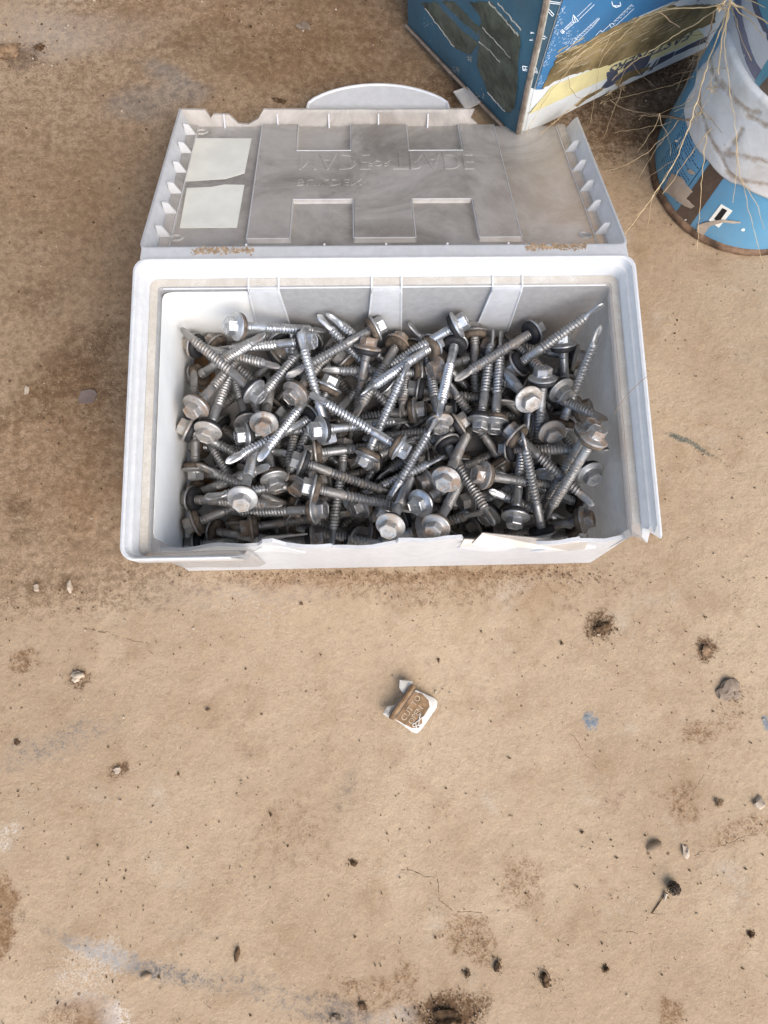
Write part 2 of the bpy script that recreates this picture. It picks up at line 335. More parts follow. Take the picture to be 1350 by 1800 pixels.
for pts, amt in CRACKS:                     # hairline cracks, broken into short ragged runs
    m = MB(); P = []
    for q0, q1 in zip(pts, pts[1:]):
        a_, b_ = at(q0), at(q1); n = max(2, int((b_ - a_).length / 1.1)); P += [a_.lerp(b_, k / n) for k in range(n)]
    dv = Vector((0, 0, 0)); run = []
    def flush():
        if len(run) > 2:
            L = []
            for i, p in enumerate(run):
                t = run[min(i + 1, len(run) - 1)] - run[max(i - 1, 0)]; n_ = Vector((-t.y, t.x, 0)).normalized() * random.uniform(.06, .10 + .22 * amt)
                L.append([Vector((q.x, q.y, float(gz(np.array(q.x), np.array(q.y))) + e)) for q, e in ((p + n_, .03), (p - n_, .03), (p, -.15))])
            m.loops(L)
        run.clear()
    for p in P:
        dv += Vector((random.gauss(0, .38), random.gauss(0, .38), 0)); dv *= .93
        if random.random() < .10 + .22 * (1 - amt): flush()
        elif random.random() < .93 or run: run.append(p + dv)
    flush()
    if m.v: m.build('crack', M_crack, ground, smooth=0)

# ---------------------------------------------------------------- unseen roof and rear wall, added to shade the floor (above and behind the frame)
M_shade_sheet = simple('added shade sheeting', (.16, .145, .125), .8, .2, 6, .2, 60, .002)
def shade_sheet(name, p, ex, ey, th, lab):
    p, ex, ey = Vector(p), Vector(ex), Vector(ey); nn = ex.cross(ey).normalized(); n = int(ex.length / 38); L = []
    for k in range(n + 1):
        o_ = p + ex * (k / n) + nn * 9 * math.sin(k * math.pi / 2); L.append([o_, o_ + ey, o_ + ey + nn * th, o_ + nn * th])
    o = MB().loops(L).build(name, M_shade_sheet, smooth=40); return tag(o, lab, kind='structure')
shade_sheet('shade_roof', (-1500, ROOF_Y, 2050), (3000, 0, 0), (0, 1150 - ROOF_Y, 150), 12, 'corrugated roof added overhead to shade the floor, out of the frame')
shade_sheet('shade_wall', (-1500, 1100, -1), (3000, 0, 0), (0, 0, 2200), 12, 'corrugated wall added at the rear to shade the floor, out of the frame')

# ---------------------------------------------------------------- open box: tray
D = 150.1
box = tag(empty('storage_box', (0, 75, 0)), 'open milky plastic storage box full of metal screws, front wall broken', 'box')
def inset(d, y0l, xl, y0r):                 # U-shaped path of the tray wall at offset d: front left stub, left, back, right
    r = max(1.6, 7 + d * .55); hx = 125 + d; yb = D + d; yf = -d * .55 + 0.0; pts = []
    def arc(cx, cy, a0, a1, n=6):
        return [(cx + r * math.cos(math.radians(a0 + (a1 - a0) * k / n)), cy + r * math.sin(math.radians(a0 + (a1 - a0) * k / n))) for k in range(n + 1)]
    pts += [(xl, yf), (xl - 14, yf)] + arc(-hx + r, yf + r, 270, 180) + arc(-hx + r, yb - r, 180, 90) + arc(hx - r, yb - r, 90, 0) + [(hx, 30), (hx, y0r)]
    return pts
PROF = [(-9.4, 0.1), (-8.6, 69), (-2.0, 70), (-.8, 72), (0, 83.6), (-.5, 84.7), (-1.4, 85), (-2.4, 84.6), (-2.9, 81.8), (-3.2, 81.2), (-4.4, 80.8), (-4.8, 80), (-5.2, 74.2), (-5.8, 73.4), (-9.6, 72.8), (-10.3, 72.1), (-10.6, 70.5), (-11.1, 1.7), (-11.1, .1)]
paths = [inset(d, 0, -70, 7) for d, z in PROF]
rings = [[(paths[k][i][0], paths[k][i][1], PROF[k][1]) for k in range(len(PROF))] for i in range(len(paths[0]))]
random.seed(3)
for ring, j in ((rings[0], 1), (rings[-1], 2)):     # broken ends are ragged
    for k in range(len(ring)):
        x, y, z = ring[k]; ring[k] = (x + (random.uniform(-5, 4) if j == 1 else 0), y + (random.uniform(-2, 6) if j == 2 else 0), z)
RIM = [2, 3, 4, 5, 6, 7, 8, 9, 10, 11, 12, 13]; WALL = [0, 1, 2, 13, 14, 15, 16, 17, 18]
put(MB().loops([[r[k] for k in WALL] for r in rings]).build('tray_wall', M_pp_wall, smooth=35), box)
put(MB().loops([[r[k] for k in RIM] for r in rings]).build('tray_rim', M_pp_rim, smooth=35), box)
put(MB().box((0, 74.5, 1.2), (228, 131, 1.8)).build('tray_floor', M_pp_wall, smooth=0, bevel=.3), box)
# dusty ledge under the rim, on three sides
def ledge_path(d): return inset(d, 0, -100, 14)
la, lb = ledge_path(-5.9), ledge_path(-9.4)
lg = MB().loops([[(a[0], a[1], 73.5), (a[0], a[1], 73.9), (b[0], b[1], 73.35), (b[0], b[1], 72.9)] for a, b in zip(la[3:], lb[3:])])
put(tag(lg.build('dust_film', M_pp_dusty, smooth=0), 'film of tan dust lying on the ledge inside the rim'), box)
# broken front wall: ragged plate leaning inward
top = [(-114, 58), (-96, 57), (-80, 58), (-66, 60), (-63, 66), (-58, 67), (-52, 62), (-44, 64), (-30, 62), (-29, 58), (-16, 60), (2, 60), (3, 64), (20, 64), (34, 64), (36, 58), (52, 58), (66, 59), (76, 64), (92, 65), (93, 61), (106, 60), (113, 63), (117.5, 64)]
fw = [(-114, .2)] + [(117, .2)] + top[::-1]
def fwall(x, z, h):
    k = z / 64; bow = 1.4 * math.sin(x * .06) * k + .7 * math.sin(x * .21 + 1) * k
    return Vector((x, 5.2 + 4.2 * k + bow - h + 1, z))
o = slab(fw, 5, fwall, 1.7, 0).build('front_wall', M_pp, smooth=40); put(tag(o, 'broken front wall with a ragged torn upper edge'), box)
for k, (x0, x1, z0, z1, dy) in enumerate([(-70, -48, 50, 57, 1.0), (34, 58, 46, 55, 1.2), (72, 100, 46, 52, 1.3)]):
    poly = [(x0, z0), (x1, z0 - 3), (x1 + 5, z1 - 4), (x1 - 4, z1), (x0 + 6, z1 + 2)]
    o = slab(poly, 4, lambda x, z, h, dy=dy: fwall(x, z, h) + Vector((0, -dy - .2, 0)), 1.0, 0).build('torn_flap', M_pp_white, smooth=40); put(o, box)
# raised channels on the back wall
for x, wt, wb in ((-62.5, 15, 21), (0, 15, 21), (62, 15, 21)):
    yw = D - 10.2
    secs = []
    for z, wd, pr in ((1.9, wb, 2.2), (70, wt, 2.0), (72.6, wt, 1.9)):
        secs.append([(x - wd / 2 - .9, yw + 1, z), (x - wd / 2, yw - pr, z), (x + wd / 2, yw - pr, z), (x + wd / 2 + .9, yw + 1, z)])
    o = MB().loops(secs).build('wall_channel', M_pp, smooth=20, bevel=.25); put(o, box)
    for sx in (-1, 1):
        e = MB().tube([(x + sx * (wb / 2 + .2), yw - 2.3, 2.2), (x + sx * (wt / 2 + .1), yw - 2.1, 70.4), (x + sx * (wt / 2 + .1), yw - 1.2, 73.2), (x + sx * (wt / 2 + .1), D - 5.4, 74.3)], .55, 5)
        put(e.build('channel_glint', M_pp_white), box)  # white strips lay the bright optical edge lines on as colour
o = MB().tube([(-113, D - 10.5, 72.7), (113, D - 10.5, 72.7)], .4, 5).build('ledge_edge', M_pp_white); put(o, box)
# white paper label inside the left wall
lz0, lz1 = 12.5, 70.2
def lab_left(s, z, h):                      # s runs along the left wall from the front, round the corner and along the back wall
    a = D - 11.6 - 13
    k = (70.5 - z) / 68.8 * .5
    if s < a - 3: return Vector((-114.1 + k + h, 13 + s, z))
    if s > a + 3: return Vector((-114.1 + k + (s - a) + .8, D - 10.9 - k - h, z))
    q = (s - a + 3) / 6 * math.pi / 2
    return Vector((-114.1 + k + h + 3.4 * (1 - math.cos(q)), 13 + a - 3 + 3.4 * math.sin(q), z))
a = D - 24.6
poly = [(0, lz0)] + [(x, lz0) for x in range(10, int(a), 10)] + [(a - 3, lz0), (a, lz0), (a + 3, lz0), (a + 50, lz0), (a + 50.5, lz1 - 3), (a + 48, lz1), (a + 3, lz1), (a, lz1), (a - 3, lz1)] + [(x, lz1) for x in range(int(a) - 8, 4, -10)] + [(2, lz1), (0, lz1 - 2)]
put(tag(slab(poly, 3.0, lab_left, .16, 0).build('label', M_label, smooth=40), 'blank white label folded round the rear left corner'), box)
lab_right = lambda y, z, h: Vector((114.1 - (70.5 - z) / 68.8 * .5 - h, y, z))
put(tag(slab([(12, 5), (136, 5), (136, 70), (12, 70)], 5, lab_right, .16, 0).build('label', M_paper, smooth=40), 'white sheet lining the right end wall'), box)

# ---------------------------------------------------------------- lid, hinged at the back edge, tipped down to the floor
TH = math.radians(25); LO = Vector((0, 156.3, 82.2)); LV = Vector((0, math.cos(TH), -math.sin(TH))); LW = Vector((0, math.sin(TH), math.cos(TH)))
def lid(u, v, w): return LO + Vector((u, 0, 0)) + LV * v + LW * w
FW = -10.0
def lid_h(u, v):
    a = abs(u)
    if a < 72.6 and 20 < v < 142.5:
        if v < 57 and 16.5 < a < 50: return 0.0
        if v > 110 and 17.5 < a < 50: return 0.0
        return 2.2
    if a > 112.5: return 1.2
    return 0.0
us = [-118.2 + 236.4 * k / 196 for k in range(197)]; vs_ = [2 + 142 * k / 118 for k in range(119)]
m = MB(); m.v = [tuple(lid(u, v, FW + lid_h(u, v))) for v in vs_ for u in us] + [tuple(lid(u, v, FW - 1.5 + lid_h(u, v))) for v in vs_ for u in us]
nu, nv = len(us), len(vs_); o2 = nu * nv
for j in range(nv - 1):
    for i in range(nu - 1):
        a = j * nu + i; m.f.append((a, a + 1, a + nu + 1, a + nu)); m.f.append((o2 + a, o2 + a + nu, o2 + a + nu + 1, o2 + a + 1))
lidp = m.build('lid', M_pp_lid, smooth=20); put(lidp, box); tag(lidp, 'translucent lid swung fully open behind the tray')
LB = lidp.location.copy()
def lput(o): o.parent = lidp; o.location = o.location - box.location - LB; return o
hw = 123.4
def lsec(u, v, nx, ny, w0=0.0):             # wall section; (nx, ny) points inward
    return [lid(u, v, -12), lid(u, v, w0 - .6), lid(u + nx * .5, v + ny * .5, w0), lid(u + nx * 1.5, v + ny * 1.5, w0), lid(u + nx * 2, v + ny * 2, w0 - .6), lid(u + nx * 5.4, v + ny * 2.4, FW - .4), lid(u + nx * 5.4, v + ny * 2.4, -12)]
sec = [lsec(-hw, 146, 1, 0)] + [lsec(-hw, v, 1, 0) for v in (110, 60, 5)] + [lsec(-hw + 1.2, 1.2, .8, .8), lsec(-hw + 5, 0, 0, 1)] + [lsec(u, 0, 0, 1) for u in (-60, 0, 60)] + [lsec(hw - 5, 0, 0, 1), lsec(hw - 1.2, 1.2, -.8, .8)] + [lsec(hw, v, -1, 0) for v in (5, 60, 110, 134)] + [lsec(hw - .4, 139, -1, 0, -4)]
lput(MB().loops(sec).build('lid_wall', M_pp, smooth=35))
for pts in ([(-72.6, 20), (-72.6, 142)], [(72.6, 20), (72.6, 142)], *[[(a, 20), (a, 57), (c, 57), (c, 20)] for a, c in ((-50, -16.5), (16.5, 50))], *[[(a, 142), (a, 110), (c, 110), (c, 142)] for a, c in ((-50, -17.5), (17.5, 50))], [(-72.6, 20), (-50, 20)], [(-16.5, 20), (16.5, 20)], [(50, 20), (72.6, 20)], [(-112.5, 12), (-112.5, 141)], [(112.5, 12), (112.5, 141)]):
    lput(MB().tube([lid(u, v, FW + (2.2 if abs(u) < 80 else 1.1)) for u, v in pts], .32, 5).build('moulded_glint', M_pp, smooth=60))  # whiter tubes put bright edge highlights into the plateau outline
far = [(-123.2, -12), (62, -12), (63, -9), (58, -5), (60, 0), (-71, 0), (-75, -5.6), (-81.7, -9), (-88, -8.4), (-93, -3), (-102.4, -2.8), (-104.5, -5.2), (-107, -.2), (-122, 0), (-123.2, -1)]
lput(tag(slab(far, 4, lambda u, w, h: lid(u, 146.3 - h, w), 1.9, 0).build('far_wall', M_pp_lid, smooth=40), 'far lid wall with a bite broken out at its left'))
for u in (-96, -63, -31, 0, 31): lput(MB().loops([[lid(u - .5, 144.6, w0), lid(u + .5, 144.6, w0), lid(u + .4, 144.6 - k, w0), lid(u - .4, 144.6 - k, w0)] for w0, k in ((-9.8, 3.2), (-2.5, .6))]).build('rib', M_pp_white))
for u in (-70, -31, 0, 31, 62): lput(MB().loops([[lid(u - .5, 2, w0), lid(u + .5, 2, w0), lid(u + .4, 2 + k, w0), lid(u - .4, 2 + k, w0)] for w0, k in ((-9.8, 4.5), (.6, .6))]).build('rib', M_pp_white))
for sx in (-1, 1):
    for v in (132, 110, 88, 66, 46, 24):
        if sx == 1 and v == 132: continue
        t0 = [(sx * 119.2, FW + 1), (sx * 112.6, FW + 1), (sx * 116.2, -2.6), (sx * 119.2, -2.2)]
        lput(MB().loops([[lid(u, v - .6, w_) for u, w_ in t0], [lid(u, v + .6, w_) for u, w_ in t0]]).build('gusset', M_pp, smooth=0))
for u, v in ((-110, 137), (-110, 24), (108, 24)):
    lput(MB().loops([[lid(u + r * 3.2 * math.cos(a), v + r * 2.6 * math.sin(a), w_) for a in [k * math.pi / 3 for k in range(6)]] for r, w_ in ((1.3, FW + .05), (1.2, FW + .9), (.9, FW + .9), (.8, FW + .1))]).build('hex_boss', M_pp_lid, smooth=0))
# pull tab of the lid
arc = [(-44.6, 147.6), (-43.5, 153.5)] + [(u, 153.5 + 12.5 * (1 - (u / 43.5) ** 2) ** .8) for u in [-40 + 80 * k / 16 for k in range(17)]] + [(43.5, 153.5), (44.6, 147.6)]
tabw = lambda v: -3.2 + max(0, v - 150) * .42
lput(slab(arc, 4, lambda u, v, h: lid(u, v, tabw(v) + h), 1.4, 0).build('pull_tab', M_pp, smooth=40))
lput(MB().tube([lid(u, v, tabw(v) + 1.6) for u, v in arc], .9, 6).build('tab_lip', M_pp_white))
# stickers on the outside of the lid, seen through it
for poly in ([(-113, 79.5), (-112.5, 129), (-78.5, 128.5), (-79.5, 88), (-90, 82)], [(-109.5, 33), (-110.8, 72.5), (-97, 73.5), (-90, 76), (-78.5, 75.5), (-79, 33)]):
    lput(tag(slab(poly, 6, lambda u, v, h: lid(u, v, FW + .25 + h), .12, 0).build('sticker', M_sticker, smooth=0), 'blank cream sticker'))
# raised lettering, reading mirrored because the lid is seen from inside
def let(u0, v0, fw=FW + 2.2): return lambda x, y, z: lid(u0 + x, v0 - y, fw + z)
for txt, u0, v0, size, sx in (('MADE', -49, 106, 26, .62), ('FOR', -8, 98, 9, .8), ('TRADE', 7, 106, 26, .60), ('BUILDEX', -49, 77.5, 9.5, 1.0)):
    lput(text_mesh(txt, let(u0, v0), size, sx, .35).build('lettering', M_pp_lid, smooth=0))
# hinge strip between tray and lid, with dust caught on it
hs = [[(x, D - .6, 83.6), (x, D - .4, 84.3), (x, 153.4, 83.3), (x, 156.6, 82.6), (x, 156.8, 81.9), (x, 153.4, 82.3)] for x in (-121.5, 121.5)]
put(MB().loops(hs).build('hinge_strip', M_pp, smooth=20), box)
for x0, x1, dy in ((-97, -66, 0), (70, 101, 1)):
    m = MB(); random.seed(int(x1))
    for k in range(260):
        x = random.uniform(x0, x1); y = 154.2 + dy + random.gauss(0, 1.1); r = random.uniform(.12, .5)
        m.box((x, y, 83.3 - (y - 153.4) * .2 + r * .2), (r * 2, r * 1.6, r), Matrix.Rotation(random.uniform(0, 3), 3, 'Z'))
    o = m.build('hinge_dust', M_crumb_t, smooth=0); put(tag(o, 'crumbs of tan dirt caught on the hinge', kind='stuff'), box)

M_beigepl = simple('dust covered broken plastic', (.56, .49, .41), .7, .12, 80, .2, 500, .0003, .25)
M_floor_dirt = simple('rusty soil in the tray', (.19, .105, .05), .95, .45, 140, .7, 500, .0008, .05)
for pxs in ([(338, 625), (372, 622), (380, 668), (352, 690), (338, 680)], [(338, 830), (372, 842), (430, 866), (400, 884), (350, 880), (337, 872)], [(350, 955), (420, 940), (520, 950), (600, 962), (540, 976), (360, 978)], [(1000, 868), (1034, 862), (1040, 905), (1012, 915)], [(600, 935), (700, 930), (720, 965), (600, 965)]):
    o = slab([tuple(at(p, 2.3).xy) for p in pxs], 3, lambda x, y, h: Vector((x, y, 2.15 + h)), .5, 2).build('floor_dirt', M_floor_dirt, smooth=40); put(o, box)
# loose broken pieces of plastic inside the box
def quadpiece(name, pxs, zs, mt, label, thick=1.2, cat='plastic piece'):
    P = [at(p, z) for p, z in zip(pxs, zs)]; nn = (P[1] - P[0]).cross(P[-1] - P[0]).normalized()
    if nn.z < 0: nn = -nn
    m = MB().loops([[p - nn * thick for p in P], P]); o = m.build(name, mt, smooth=0, bevel=.2, local=P[0]); return tag(o, label, cat)
quadpiece('plastic_strip', [(830, 956), (848, 937), (1034, 955), (1028, 966), (1000, 969)], [60, 64, 58, 59, 61], M_beigepl, 'long dusty strip of broken plastic leaning on the front wall')
quadpiece('plastic_shard', [(808, 961), (816, 948), (842, 949), (832, 960)], [58, 61, 60, 59], M_beigepl, 'short broken plastic shard at the left end of the long strip')
quadpiece('plastic_sliver', [(458, 947), (470, 943), (540, 938), (541, 940), (480, 948)], [34, 35, 38, 38, 34], M_pp_dusty, 'thin grey plastic sliver lying across screws at the front left', .6)
quadpiece('plastic_flap', [(797, 160), (822, 152), (845, 178), (818, 192)], [9, 10, 12, 11], M_pp_lid, 'small translucent plastic flap sticking out beside the blue carton', 1.4)

